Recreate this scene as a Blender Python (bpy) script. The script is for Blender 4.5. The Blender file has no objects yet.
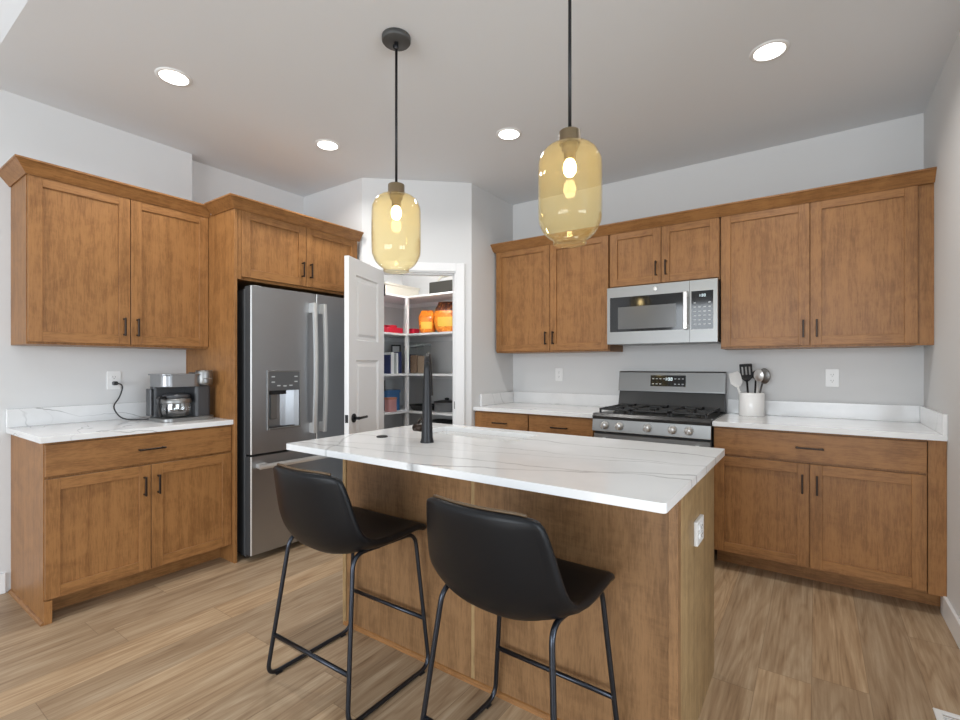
import bpy, bmesh, math, random
from math import radians as R, sin, cos, pi, tau
from mathutils import Vector, Matrix

random.seed(4)
scene = bpy.context.scene
COL = scene.collection

# ------------------------------------------------------------------ camera
cd = bpy.data.cameras.new('camera')
cd.sensor_fit = 'HORIZONTAL'
cd.sensor_width = 36.0
cd.lens = 478.8 / 960 * 36.0
cd.shift_y = 6.0 / 960
cd.clip_start = 0.05
cam = bpy.data.objects.new('camera', cd)
COL.objects.link(cam)
cam.location = (3.681, -3.903, 1.256)
cam.rotation_euler = (R(90), 0, R(34.958))
scene.camera = cam

# ------------------------------------------------------------------ world, daylight, exposure
w = bpy.data.worlds.new('world')
scene.world = w
w.use_nodes = True
bg = w.node_tree.nodes['Background']
bg.inputs[0].default_value = (0.86, 0.93, 1.0, 1)
bg.inputs[1].default_value = 1.0


def area(name, loc, rot, sx, sy, power, color):
    l = bpy.data.lights.new(name, 'AREA')
    l.shape = 'RECTANGLE'
    l.size, l.size_y, l.energy, l.color = sx, sy, power, color
    o = bpy.data.objects.new(name, l)
    o.location, o.rotation_euler = loc, rot
    COL.objects.link(o)
    return o


# daylight through the patio doors in the rear wall and the dining windows in the far wall
area('daylight_patio_doors', (3.0, -8.93, 1.5), (R(90), 0, 0), 4.2, 2.4, 245, (0.86, 0.93, 1.0))
area('daylight_dining_window', (7.93, -4.4, 1.55), (R(90), 0, R(90)), 3.0, 1.9, 148, (0.80, 0.90, 1.0))
scene.view_settings.view_transform = 'Standard'
scene.view_settings.look = 'None'
scene.view_settings.exposure = 0.0
scene.view_settings.gamma = 1.0
scene.view_settings.use_curve_mapping = False

# ------------------------------------------------------------------ material helpers


def mat(name, color=(.8, .8, .8), rough=.5, metal=0.0, **kw):
    m = bpy.data.materials.new(name)
    m.use_nodes = True
    b = m.node_tree.nodes['Principled BSDF']
    b.inputs['Base Color'].default_value = (*color, 1)
    b.inputs['Roughness'].default_value = rough
    b.inputs['Metallic'].default_value = metal
    for k, v in kw.items():
        b.inputs[k.replace('_', ' ')].default_value = v
    return m


class NT:
    def __init__(s, m):
        s.t = m.node_tree
        s.bsdf = s.t.nodes['Principled BSDF']

    def n(s, typ, **kw):
        nd = s.t.nodes.new(typ)
        for k, v in kw.items():
            setattr(nd, k, v)
        return nd

    def l(s, a, b):
        s.t.links.new(a, b)

    def coords(s, scale=(1, 1, 1), rnd=0.0):
        tc = s.n('ShaderNodeTexCoord')
        mp = s.n('ShaderNodeMapping')
        mp.inputs['Scale'].default_value = scale
        if rnd:
            oi = s.n('ShaderNodeObjectInfo')
            mul = s.n('ShaderNodeMath', operation='MULTIPLY')
            mul.inputs[1].default_value = rnd
            s.l(oi.outputs['Random'], mul.inputs[0])
            ad = s.n('ShaderNodeVectorMath', operation='ADD')
            s.l(tc.outputs['Object'], ad.inputs[0])
            s.l(mul.outputs[0], ad.inputs[1])
            s.l(ad.outputs[0], mp.inputs['Vector'])
        else:
            s.l(tc.outputs['Object'], mp.inputs['Vector'])
        return mp.outputs[0]

    def noise(s, vec, scale=5, detail=4, rough=.55, dist=0):
        nz = s.n('ShaderNodeTexNoise')
        nz.inputs['Scale'].default_value = scale
        nz.inputs['Detail'].default_value = detail
        nz.inputs['Roughness'].default_value = rough
        nz.inputs['Distortion'].default_value = dist
        s.l(vec, nz.inputs['Vector'])
        return nz.outputs['Fac']

    def ramp(s, fac, stops):
        r = s.n('ShaderNodeValToRGB')
        e = r.color_ramp.elements
        while len(e) < len(stops):
            e.new(.5)
        for i, (p, c) in enumerate(stops):
            e[i].position = p
            e[i].color = (*c, 1) if len(c) == 3 else c
        s.l(fac, r.inputs[0])
        return r.outputs[0]

    def mix(s, fac, a, b, mode='MIX'):
        m = s.n('ShaderNodeMix', data_type='RGBA', blend_type=mode)
        for sock, v in ((m.inputs[0], fac), (m.inputs[6], a), (m.inputs[7], b)):
            if hasattr(v, 'links'):
                s.l(v, sock)
            else:
                sock.default_value = v if isinstance(v, (int, float)) else (*v, 1)
        return m.outputs[2]

    def math(s, op, a, b=None, c=None, clamp=False):
        m = s.n('ShaderNodeMath', operation=op)
        m.use_clamp = clamp
        for i, v in enumerate((a, b, c)):
            if v is None:
                continue
            if hasattr(v, 'links'):
                s.l(v, m.inputs[i])
            else:
                m.inputs[i].default_value = v
        return m.outputs[0]

    def bump(s, h, strength=.1, dist=.002):
        b = s.n('ShaderNodeBump')
        b.inputs['Strength'].default_value = strength
        b.inputs['Distance'].default_value = dist
        s.l(h, b.inputs['Height'])
        s.l(b.outputs[0], s.bsdf.inputs['Normal'])


def wood(name, axis, base, dark, curl=0.0, contrast=1.0):
    m = mat(name, base, .42)
    t = NT(m)
    sc = [16, 16, 16]
    sc[axis] = 1.0
    v = t.coords(tuple(sc), 7.0)
    v2 = t.coords((3, 3, 3), 7.0)
    f1 = t.noise(v, 1.6, 6, .62, .5)
    sc2 = [85, 85, 85]
    sc2[axis] = 9
    f2 = t.noise(t.coords(tuple(sc2), 7.0), 2.0, 3, .65)
    bl = t.noise(v2, 1.7, 5, .65, 1.4)
    a = t.math('MULTIPLY', f1, .36)
    a = t.math('MULTIPLY_ADD', f2, .34, a)
    a = t.math('MULTIPLY_ADD', bl, .30, a)
    s3 = [9, 9, 9]
    s3[axis] = 58
    cu = t.noise(t.coords(tuple(s3), 7.0), 1.2, 3, .6, .6)
    gate = t.math('MULTIPLY_ADD', t.noise(t.coords((2.2, 2.2, 1.4), 9.0), 1.6, 2), 3.0, -1.2, clamp=True)
    a = t.math('MULTIPLY_ADD', t.math('MULTIPLY', t.math('SUBTRACT', cu, .5), gate), .10 + curl, a)
    c = contrast
    mid = tuple((x + y) / 2 for x, y in zip(base, dark))
    lite = tuple(min(1, x * 1.22) for x in base)
    col = t.ramp(a, [(.5 - .17 / c, dark), (.5 - .05 / c, mid), (.5 + .03 / c, base), (.5 + .2 / c, lite)])
    t.l(col, t.bsdf.inputs['Base Color'])
    t.bsdf.inputs['Specular IOR Level'].default_value = .35
    t.bump(f2, .06, .001)
    return m


WB, WD = (.322, .150, .050), (.172, .072, .021)
woods = {a: wood('stained_maple_' + 'xyz'[a], a, WB, WD) for a in (0, 1, 2)}
wood_isl = wood('figured_maple', 2, (.275, .150, .068), (.15, .077, .033), curl=.30, contrast=1.0)
wood_end = wood('island_end_maple', 2, (.37, .245, .118), (.22, .138, .062), contrast=1.3)


def wall_paint(name, c):
    m = mat(name, c, .9)
    t = NT(m)
    t.bump(t.noise(t.coords((1, 1, 1)), 180, 2, .5), .04, .001)
    return m


M = {}
M['wall'] = wall_paint('wall_paint', (.70, .70, .695))
M['ceiling'] = wall_paint('ceiling_paint', (.80, .825, .85))
M['trim'] = mat('white_trim_paint', (.84, .84, .84), .4)
M['bronze'] = mat('dark_bronze', (.030, .018, .012), .38, .6)
M['black'] = mat('black_metal', (.012, .012, .014), .42, .3)
M['canopy'] = mat('satin_dark_metal', (.07, .07, .068), .45, .2)
M['blackplastic'] = mat('black_plastic', (.015, .015, .016), .35)
M['steel'] = mat('stainless_steel', (.29, .29, .285), .42, 1.0)
M['steel_dk'] = mat('dark_brushed_steel', (.20, .20, .197), .40, 1.0)
M['steel_lt'] = mat('bright_steel', (.72, .72, .71), .30, .72)
M['slate'] = mat('dark_stainless', (.38, .39, .405), .40, 1.0)
M['slate_side'] = mat('fridge_side_grey', (.05, .052, .055), .5)
M['blackglass'] = mat('black_glass', (.012, .012, .013), .06)
M['iron'] = mat('cast_iron', (.02, .02, .02), .55)
M['white_plastic'] = mat('white_plastic', (.85, .85, .84), .35)
M['white_ceramic'] = mat('white_ceramic', (.85, .84, .82), .15)
M['leather'] = mat('black_leather', (.005, .0055, .007), .40, 0, Specular_IOR_Level=.28)
t = NT(M['leather'])
t.bump(t.noise(t.coords((1, 1, 1)), 220, 3, .6), .12, .001)
M['piping'] = mat('brown_leather_edge', (.10, .06, .028), .45)
M['tube'] = mat('gunmetal_tube', (.05, .055, .068), .30, .9)
M['red'] = mat('red_plastic', (.60, .012, .04), .4)
M['orange'] = mat('orange_bag', (.85, .23, .015), .35)
M['brownbag'] = mat('brown_bag', (.12, .04, .015), .4)
M['yellow'] = mat('yellow_print', (.85, .55, .08), .4)
M['navy'] = mat('navy_cover', (.02, .03, .10), .4)
M['bookwhite'] = mat('white_cover', (.75, .76, .76), .5)
M['bookgrey'] = mat('grey_cover', (.33, .36, .36), .5)
M['blue'] = mat('blue_tin', (.05, .16, .36), .35)
M['pink'] = mat('dusty_pink', (.55, .27, .27), .5)
M['linen'] = mat('cream_linen', (.62, .58, .50), .8)
M['greyplastic'] = mat('grey_plastic', (.16, .165, .17), .4)
M['cereal'] = mat('brown_cereal', (.19, .12, .075), .8)
M['icon'] = mat('pale_print', (.55, .57, .58), .4)
M['shelf'] = mat('shelf_paint', (.86, .86, .86), .45)
M['silicone'] = mat('white_silicone', (.83, .82, .80), .5)
M['clamp'] = mat('brushed_brass_brown', (.16, .115, .065), .4, .5)

t = NT(M['orange'])
t.l(t.ramp(t.noise(t.coords((1, 1, 1.3)), 22, 4, .6, .8), [(.36, (.45, .10, .01)), (.46, (.85, .22, .012)), (.58, (.88, .26, .015)), (.66, (.9, .50, .10))]), t.bsdf.inputs['Base Color'])
t = NT(M['brownbag'])
t.l(t.ramp(t.noise(t.coords((1, 1, 1)), 26, 3, .6, .8), [(.42, (.05, .014, .008)), (.55, (.20, .05, .015)), (.68, (.55, .25, .05))]), t.bsdf.inputs['Base Color'])


def emit(name, c, s):
    m = bpy.data.materials.new(name)
    m.use_nodes = True
    nt = m.node_tree
    nt.nodes.clear()
    e = nt.nodes.new('ShaderNodeEmission')
    e.inputs[0].default_value = (*c, 1)
    e.inputs[1].default_value = s
    o = nt.nodes.new('ShaderNodeOutputMaterial')
    nt.links.new(e.outputs[0], o.inputs[0])
    return m


M['lens'] = emit('downlight_lens', (1, .97, .92), 7)
M['bulb'] = emit('filament_bulb', (1, .80, .48), 28)
M['digits'] = emit('lit_digits', (.8, .95, 1), 1.6)


def thin_glass(name, tint, diffuse=0.0, rough=.02, base=.025):
    m = bpy.data.materials.new(name)
    m.use_nodes = True
    nt = m.node_tree
    nt.nodes.clear()
    tr = nt.nodes.new('ShaderNodeBsdfTransparent')
    tr.inputs[0].default_value = (*tint, 1)
    gl = nt.nodes.new('ShaderNodeBsdfGlossy')
    gl.inputs['Roughness'].default_value = rough
    lw = nt.nodes.new('ShaderNodeLayerWeight')
    lw.inputs[0].default_value = .5
    pw = nt.nodes.new('ShaderNodeMath')
    pw.operation = 'POWER'
    pw.inputs[1].default_value = 4.0
    nt.links.new(lw.outputs['Facing'], pw.inputs[0])
    fr = nt.nodes.new('ShaderNodeMath')
    fr.operation = 'MULTIPLY_ADD'
    fr.inputs[1].default_value = .7
    fr.inputs[2].default_value = base
    nt.links.new(pw.outputs[0], fr.inputs[0])
    mx = nt.nodes.new('ShaderNodeMixShader')
    nt.links.new(fr.outputs[0], mx.inputs[0])
    body = tr.outputs[0]
    if diffuse:
        tl = nt.nodes.new('ShaderNodeBsdfTranslucent')
        df = nt.nodes.new('ShaderNodeBsdfDiffuse')
        tl.inputs[0].default_value = df.inputs[0].default_value = (1.0, .83, .48, 1)
        m1 = nt.nodes.new('ShaderNodeMixShader')
        m1.inputs[0].default_value = .5
        nt.links.new(tl.outputs[0], m1.inputs[1])
        nt.links.new(df.outputs[0], m1.inputs[2])
        m2 = nt.nodes.new('ShaderNodeMixShader')
        m2.inputs[0].default_value = diffuse
        nt.links.new(tr.outputs[0], m2.inputs[1])
        nt.links.new(m1.outputs[0], m2.inputs[2])
        body = m2.outputs[0]
    nt.links.new(body, mx.inputs[1])
    nt.links.new(gl.outputs[0], mx.inputs[2])
    o = nt.nodes.new('ShaderNodeOutputMaterial')
    nt.links.new(mx.outputs[0], o.inputs[0])
    return m


M['amber'] = thin_glass('amber_glass', (.99, .958, .84), .08)
M['clear'] = thin_glass('clear_glass', (.965, .975, .975))


def quartz(name, planes, generic=True):
    """planes: (a, b, c, d, half width, strength): vein sheets a*x + b*y + c*z = d running through the stone"""
    m = mat(name, (.84, .84, .83), .12)
    t = NT(m)
    geo = t.n('ShaderNodeNewGeometry')
    pos = geo.outputs['Position']
    nz = t.noise(pos, 1.6, 3, .6)
    fine = t.noise(pos, 9, 3, .6)
    col = t.ramp(t.noise(pos, 2.2, 5, .6), [(.35, (.76, .76, .755)), (.6, (.85, .85, .845))])
    mask = None
    wob = t.math('MULTIPLY_ADD', t.math('SUBTRACT', nz, .5), .20, t.math('MULTIPLY', t.math('SUBTRACT', fine, .5), .04))
    for (a, b_, c, d, wd, st) in planes:
        dp = t.n('ShaderNodeVectorMath', operation='DOT_PRODUCT')
        t.l(pos, dp.inputs[0])
        dp.inputs[1].default_value = (a, b_, c)
        k = (a * a + b_ * b_ + c * c) ** .5
        e = t.math('ABSOLUTE', t.math('MULTIPLY_ADD', wob, k if k > .9 else k * .35, t.math('SUBTRACT', dp.outputs['Value'], d)))
        f = t.math('SUBTRACT', 1.0, t.math('DIVIDE', e, wd), clamp=True)
        f = t.math('MULTIPLY', f, st)
        f = t.math('MULTIPLY', f, t.math('MULTIPLY_ADD', t.noise(pos, 3.0, 2), 2.4, -.55, clamp=True))
        mask = f if mask is None else t.math('MAXIMUM', mask, f)
    if generic:
        mp = t.n('ShaderNodeMapping')
        mp.inputs['Rotation'].default_value = (.3, .4, .5)
        mp.inputs['Scale'].default_value = (.8, 1.5, 1.8)
        t.l(pos, mp.inputs['Vector'])
        nn = t.noise(mp.outputs[0], 1.3, 3, .55, .3)
        d = t.math('ABSOLUTE', t.math('SUBTRACT', nn, .5))
        f = t.math('SUBTRACT', 1.0, t.math('DIVIDE', d, .008), clamp=True)
        gate = t.math('MULTIPLY_ADD', t.noise(pos, 1.9, 2), 5.0, -2.45, clamp=True)
        mask = t.math('MAXIMUM', mask, t.math('MULTIPLY', t.math('MULTIPLY', f, gate), .6))
    col = t.mix(mask, col, (.16, .16, .155))
    t.l(col, t.bsdf.inputs['Base Color'])
    return m


M['quartz'] = quartz('veined_quartz', [(.1186, .224, 1, .322, .0035, 1.0), (.30, 1, .4, .55, .006, .5), (.05, .9, .3, .02, .008, .45)])


def sheet(y0, sl, wd, st):
    return (-sl, 1, 0, y0 - 2.5 * sl, wd, st)


M['quartz_isl'] = quartz('veined_quartz_slab', [sheet(-1.96, .03, .009, .8), sheet(-2.66, .40, .010, 1.0), sheet(-2.50, .14, .008, .95),
                                                sheet(-2.22, .10, .006, .7), sheet(-2.36, .25, .006, .7), (1, .8, 0, -.07, .010, .5)], False)


def floor_mat():
    m = mat('oak_plank', (.5, .34, .19), .42)
    t = NT(m)
    geo = t.n('ShaderNodeNewGeometry')
    sep = t.n('ShaderNodeSeparateXYZ')
    t.l(geo.outputs['Position'], sep.inputs[0])
    PW, PL = .1825, 1.52
    fx = t.math('DIVIDE', t.math('SUBTRACT', sep.outputs[0], .0210), PW)
    row = t.math('FLOOR', fx)
    frx = t.math('FRACT', fx)
    wn = t.n('ShaderNodeTexWhiteNoise', noise_dimensions='1D')
    t.l(row, wn.inputs['W'])
    fy = t.math('ADD', t.math('DIVIDE', sep.outputs[1], PL), t.math('MULTIPLY', wn.outputs['Value'], 7.3))
    coly = t.math('FLOOR', fy)
    fry = t.math('FRACT', fy)
    cmb = t.n('ShaderNodeCombineXYZ')
    t.l(row, cmb.inputs[0])
    t.l(coly, cmb.inputs[1])
    wn2 = t.n('ShaderNodeTexWhiteNoise', noise_dimensions='2D')
    t.l(cmb.outputs[0], wn2.inputs['Vector'])
    pid = wn2.outputs['Value']
    # grain, shifted per plank
    off = t.n('ShaderNodeCombineXYZ')
    t.l(t.math('MULTIPLY', pid, 37.0), off.inputs[0])
    t.l(t.math('MULTIPLY', pid, 91.0), off.inputs[1])
    add = t.n('ShaderNodeVectorMath', operation='ADD')
    t.l(geo.outputs['Position'], add.inputs[0])
    t.l(off.outputs[0], add.inputs[1])

    def mapped(sc):
        mp = t.n('ShaderNodeMapping')
        mp.inputs['Scale'].default_value = sc
        t.l(add.outputs[0], mp.inputs['Vector'])
        return mp.outputs[0]
    g1 = t.noise(mapped((9, .75, 1)), 1.5, 5, .6, 1.2)
    g2 = t.noise(mapped((70, 2.2, 1)), 1.5, 4, .65, .3)
    rings = t.math('SINE', t.math('MULTIPLY', t.noise(mapped((7, .6, 1)), 1.0, 3, .55, .6), 62.0))
    rings = t.math('POWER', t.math('MULTIPLY_ADD', rings, .5, .5), 2.5)
    a = t.math('MULTIPLY_ADD', g1, .5, t.math('MULTIPLY', g2, .30))
    a = t.math('MULTIPLY_ADD', rings, -.07, t.math('ADD', a, .125))
    col = t.ramp(a, [(.30, (.17, .105, .06)), (.43, (.325, .222, .135)), (.55, (.43, .318, .208)), (.70, (.56, .45, .325))])
    tone = t.ramp(pid, [(0, (.76, .74, .72)), (.35, (.95, .93, .91)), (.7, (1.05, 1.03, 1.0)), (1, (1.2, 1.13, 1.04))])
    col = t.mix(1.0, col, tone, 'MULTIPLY')
    seam = t.math('MAXIMUM',
                  t.math('LESS_THAN', t.math('MINIMUM', frx, t.math('SUBTRACT', 1.0, frx)), .006),
                  t.math('LESS_THAN', t.math('MINIMUM', fry, t.math('SUBTRACT', 1.0, fry)), .0009))
    col = t.mix(t.math('MULTIPLY', seam, .55), col, (.16, .10, .055))
    t.l(col, t.bsdf.inputs['Base Color'])
    t.bsdf.inputs['Specular IOR Level'].default_value = .35
    t.bump(g2, .05, .001)
    return m


M['floor'] = floor_mat()

# ------------------------------------------------------------------ mesh helpers


def box(bm, x0, x1, y0, y1, z0, z1, mi=0, bev=0.0, fr=None, seg=1):
    """axis box; with fr the axes are the frame's (u, n, z)"""
    b2 = bmesh.new()
    vs = [b2.verts.new((x, y, z)) for z in (z0, z1) for y in (y0, y1) for x in (x0, x1)]
    for f in ((0, 2, 3, 1), (4, 5, 7, 6), (0, 1, 5, 4), (2, 6, 7, 3), (0, 4, 6, 2), (1, 3, 7, 5)):
        b2.faces.new([vs[i] for i in f])
    if bev:
        bmesh.ops.bevel(b2, geom=list(b2.edges), offset=bev, segments=seg, affect='EDGES', profile=.7)
    merge(bm, b2, mi, fr)


def merge(bm, b2, mi=0, fr=None, mtx=None, smooth=False):
    if mtx is not None:
        bmesh.ops.transform(b2, matrix=mtx, verts=b2.verts)
    if fr is not None:
        for v in b2.verts:
            v.co = fr(*v.co)
    bmesh.ops.recalc_face_normals(b2, faces=b2.faces)
    vm = {v: bm.verts.new(v.co) for v in b2.verts}
    for f in b2.faces:
        try:
            nf = bm.faces.new([vm[v] for v in f.verts])
        except ValueError:
            continue
        nf.material_index = mi if mi is not None else f.material_index
        nf.smooth = smooth or f.smooth
    b2.free()


def lathe(bm, prof, center=(0, 0, 0), seg=32, mi=0, cap0=True, cap1=True, axis='z', smooth=True, mtx=None):
    """prof: list of (r, h)"""
    b2 = bmesh.new()
    rings = []
    for r, h in prof:
        if r < 1e-6:
            rings.append([b2.verts.new((0, 0, h))])
        else:
            rings.append([b2.verts.new((r * cos(tau * i / seg), r * sin(tau * i / seg), h)) for i in range(seg)])
    for a, b in zip(rings, rings[1:]):
        for i in range(seg):
            j = (i + 1) % seg
            if len(a) == 1 and len(b) == 1:
                continue
            if len(a) == 1:
                f = b2.faces.new((a[0], b[i], b[j]))
            elif len(b) == 1:
                f = b2.faces.new((a[i], a[j], b[0]))
            else:
                f = b2.faces.new((a[i], a[j], b[j], b[i]))
            f.smooth = smooth
    if cap0 and len(rings[0]) > 1:
        b2.faces.new(rings[0])
    if cap1 and len(rings[-1]) > 1:
        b2.faces.new(rings[-1])
    m = Matrix.Translation(center)
    if axis == 'x':
        m = m @ Matrix.Rotation(R(90), 4, 'Y')
    elif axis == '-y':
        m = m @ Matrix.Rotation(R(90), 4, 'X')
    elif axis == 'y':
        m = m @ Matrix.Rotation(R(-90), 4, 'X')
    if mtx is not None:
        m = mtx @ m
    bmesh.ops.transform(b2, matrix=m, verts=b2.verts)
    merge(bm, b2, mi)


def tube(bm, pts, r, seg=10, mi=0, closed=False, caps=True, radii=None):
    pts = [Vector(p) for p in pts]
    n = len(pts)
    b2 = bmesh.new()
    rings = []
    up = None
    for i, p in enumerate(pts):
        a = pts[(i - 1) % n] if (closed or i > 0) else p
        b = pts[(i + 1) % n] if (closed or i < n - 1) else p
        tn = (b - a).normalized()
        if up is None:
            up = Vector((0, 0, 1)) if abs(tn.z) < .9 else Vector((1, 0, 0))
        s = tn.cross(up).normalized()
        up = s.cross(tn).normalized()
        rr = radii[i] if radii else r
        rings.append([b2.verts.new(p + s * rr * cos(tau * k / seg) + up * rr * sin(tau * k / seg)) for k in range(seg)])
    pairs = list(zip(rings, rings[1:]))
    if closed:
        pairs.append((rings[-1], rings[0]))
    for a, b in pairs:
        # best alignment for closing
        for k in range(seg):
            j = (k + 1) % seg
            f = b2.faces.new((a[k], a[j], b[j], b[k]))
            f.smooth = True
    if caps and not closed:
        b2.faces.new(rings[0])
        b2.faces.new(rings[-1])
    merge(bm, b2, mi)


def fillet(pts, r, n=6, closed=False):
    """round the corners of a polyline"""
    P = [Vector(p) for p in pts]
    out = []
    N = len(P)
    for i, p in enumerate(P):
        if not closed and i in (0, N - 1):
            out.append(p)
            continue
        a, b = P[(i - 1) % N], P[(i + 1) % N]
        da, db = (a - p), (b - p)
        k = min(r, da.length * .49, db.length * .49)
        p0, p1 = p + da.normalized() * k, p + db.normalized() * k
        for j in range(n + 1):
            s = j / n
            out.append(p0 * (1 - s) ** 2 + p * 2 * s * (1 - s) + p1 * s * s)
    return out


def prism(bm, poly, h0, h1, mi=0, bev=0, mtx=None, fr=None, smooth=False):
    b2 = bmesh.new()
    lo = [b2.verts.new((x, y, h0)) for x, y in poly]
    hi = [b2.verts.new((x, y, h1)) for x, y in poly]
    n = len(poly)
    b2.faces.new(lo)
    b2.faces.new(hi)
    for i in range(n):
        j = (i + 1) % n
        f = b2.faces.new((lo[i], lo[j], hi[j], hi[i]))
        f.smooth = smooth
    if bev:
        bmesh.ops.bevel(b2, geom=[e for e in b2.edges], offset=bev, segments=2, affect='EDGES', profile=.6)
    merge(bm, b2, mi, fr, mtx)


def rrect(x0, x1, y0, y1, r, n=5):
    out = []
    for cx, cy, a0 in ((x1 - r, y1 - r, 0), (x0 + r, y1 - r, 90), (x0 + r, y0 + r, 180), (x1 - r, y0 + r, 270)):
        for k in range(n + 1):
            a = R(a0 + 90 * k / n)
            out.append((cx + r * cos(a), cy + r * sin(a)))
    return out


# ------------------------------------------------------------------ object helpers
WORLD = {}


def thing(name, label, cat, loc=(0, 0, 0), rotz=0.0, group=None):
    o = bpy.data.objects.new(name, None)
    o.empty_display_size = .05
    o.location = loc
    o.rotation_euler = (0, 0, rotz)
    o['label'], o['category'] = label, cat
    if group:
        o['group'] = group
    COL.objects.link(o)
    WORLD[o.name] = Matrix.Translation(loc) @ Matrix.Rotation(rotz, 4, 'Z')
    return o


def obj(name, bm, mats, parent=None, local=False, label=None, mods=None):
    """one mesh object; vertices are world coordinates unless local"""
    if not isinstance(mats, (list, tuple)):
        mats = [mats]
    if parent is not None:
        wm = WORLD[parent.name]
        if not local:
            bmesh.ops.transform(bm, matrix=wm.inverted(), verts=bm.verts)
    me = bpy.data.meshes.new(name)
    bm.to_mesh(me)
    bm.free()
    for m in mats:
        me.materials.append(m)
    o = bpy.data.objects.new(name, me)
    COL.objects.link(o)
    if parent is not None:
        o.parent = parent
        WORLD[o.name] = WORLD[parent.name]
    else:
        WORLD[o.name] = Matrix.Identity(4)
    if label:
        o['label'] = label
    return o


def single(name, bm, mats, label, cat, loc=(0, 0, 0), group=None):
    """a thing that is one mesh, origin at its base"""
    bmesh.ops.translate(bm, vec=-Vector(loc), verts=bm.verts)
    o = obj(name, bm, mats)
    o.location = loc
    WORLD[o.name] = Matrix.Translation(loc)
    o['label'], o['category'] = label, cat
    if group:
        o['group'] = group
    return o


def struct(name, bm, mats, parent=None):
    o = obj(name, bm, mats, parent)
    if parent is None:
        o['kind'] = 'structure'
    return o


def nb():
    return bmesh.new()


def frame(origin, U, N):
    o, U, N = Vector(origin), Vector(U), Vector(N)
    return lambda u, n, z: o + U * u + N * n + Vector((0, 0, z))


FB = frame((0, 0, 0), (1, 0, 0), (0, -1, 0))    # back wall: u = x, n = out of the wall
FL = frame((0, 0, 0), (0, 1, 0), (1, 0, 0))     # left wall: u = y, n = x

# ------------------------------------------------------------------ structure
H = 2.783
W = 4.22
LP, RP = Vector((.672, -1.27)), Vector((1.334, -.669))
DV = (RP - LP).normalized()
DN = Vector((DV.y, -DV.x))          # outwards, into the kitchen
DL = (RP - LP).length
FD = frame((LP.x, LP.y, 0), (DV.x, DV.y, 0), (DN.x, DN.y, 0))

b = nb(); box(b, -.6, 8.1, -9.1, .1, -.08, 0); struct('floor', b, M['floor'])
b = nb(); box(b, -.6, 8.1, -3.345, .1, H, H + .1)
prism(b, [(-3.345, H), (-3.345, H + .1), (-9.1, H + 3.3), (-9.1, H + 3.2)], -.6, 8.1,
      mtx=Matrix(((0, 0, 1, 0), (1, 0, 0, 0), (0, 1, 0, 0), (0, 0, 0, 1))))
struct('ceiling', b, M['ceiling'])
b = nb(); box(b, -.3, 0, -9.1, -2.262, 0, 6.2); struct('wall_left', b, M['wall'])
b = nb(); box(b, -.3, -.105, -2.262, .1, 0, H); struct('wall_alcove', b, M['wall'])
b = nb(); box(b, -.3, W + .12, 0, .1, 0, H); struct('wall_back', b, M['wall'])
b = nb(); box(b, W, W + .12, -2.3, 0, 0, H); struct('wall_right', b, M['wall'])
# pantry walls
b = nb(); prism(b, [(-.105, -1.27), (.672, -1.27), (.672 - .045, -1.16), (-.105, -1.16)], 0, H)
struct('wall_pantry_left', b, M['wall'])
b = nb(); prism(b, [(1.334, -.669), (1.334, 0), (1.224, 0), (1.224, -.62)], 0, H)
struct('wall_pantry_right', b, M['wall'])
S0, S1, DH = .135, .770, 2.045
b = nb()
box(b, 0, S0, -.11, 0, 0, H, fr=FD)
box(b, S1, DL, -.11, 0, 0, H, fr=FD)
box(b, S0, S1, -.11, 0, DH, H, fr=FD)
struct('wall_pantry_front', b, M['wall'])
# door lining and casing
b = nb()
box(b, S0, S0 + .018, -.115, .004, 0, DH, fr=FD)
box(b, S1 - .018, S1, -.115, .004, 0, DH, fr=FD)
box(b, S0, S1, -.115, .004, DH - .018, DH, fr=FD)
box(b, S0 + .018, S0 + .03, -.07, -.035, 0, DH - .018, fr=FD)
box(b, S1 - .03, S1 - .018, -.07, -.035, 0, DH - .018, fr=FD)
box(b, S0 + .018, S1 - .018, -.07, -.035, DH - .03, DH - .018, fr=FD)
box(b, S0 - .065, S0 + .008, .0005, .017, 0, DH + .062, fr=FD, bev=.003)
box(b, S1 - .008, S1 + .065, .0005, .017, 0, DH + .062, fr=FD, bev=.003)
box(b, S0 + .008, S1 - .008, .0005, .017, DH - .008, DH + .062, fr=FD, bev=.003)
tr = struct('trim_1', b, M['trim'])
b = nb(); box(b, S1 - .019, S1 - .0165, -.03, .006, .90, .96, fr=FD)
obj('strike_plate', b, M['black'], tr)

# pantry door, opened towards the fridge
HG = Vector((.790, -1.140))
DD = Vector((.375, -.927)).normalized()
DF = Vector((-DD.y, DD.x))          # visible face side
FDoor = frame((HG.x, HG.y, 0), (DD.x, DD.y, 0), (DF.x, DF.y, 0))
b = nb()
LW, TH = .585, .035
zt = 2.03


def panel_recess(b, s0, s1, z0, z1):
    for n0, n1 in ((-.012, -.006), (-TH + .006, -TH + .012)):
        pass
    # bevelled moulding ring then raised field
    for sgn, base in ((1, 0), (-1, -TH)):
        b2 = nb()
        rings = []
        for ins, dep in ((0, 0), (.010, .013), (.032, .013), (.050, .003)):
            rings.append([b2.verts.new((s, base - sgn * dep, z)) for s, z in
                          ((s0 + ins, z0 + ins), (s1 - ins, z0 + ins), (s1 - ins, z1 - ins), (s0 + ins, z1 - ins))])
        for A, B in zip(rings, rings[1:]):
            for i in range(4):
                j = (i + 1) % 4
                b2.faces.new((A[i], A[j], B[j], B[i]))
        b2.faces.new(rings[-1])
        merge(b, b2, 0, FDoor)


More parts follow.
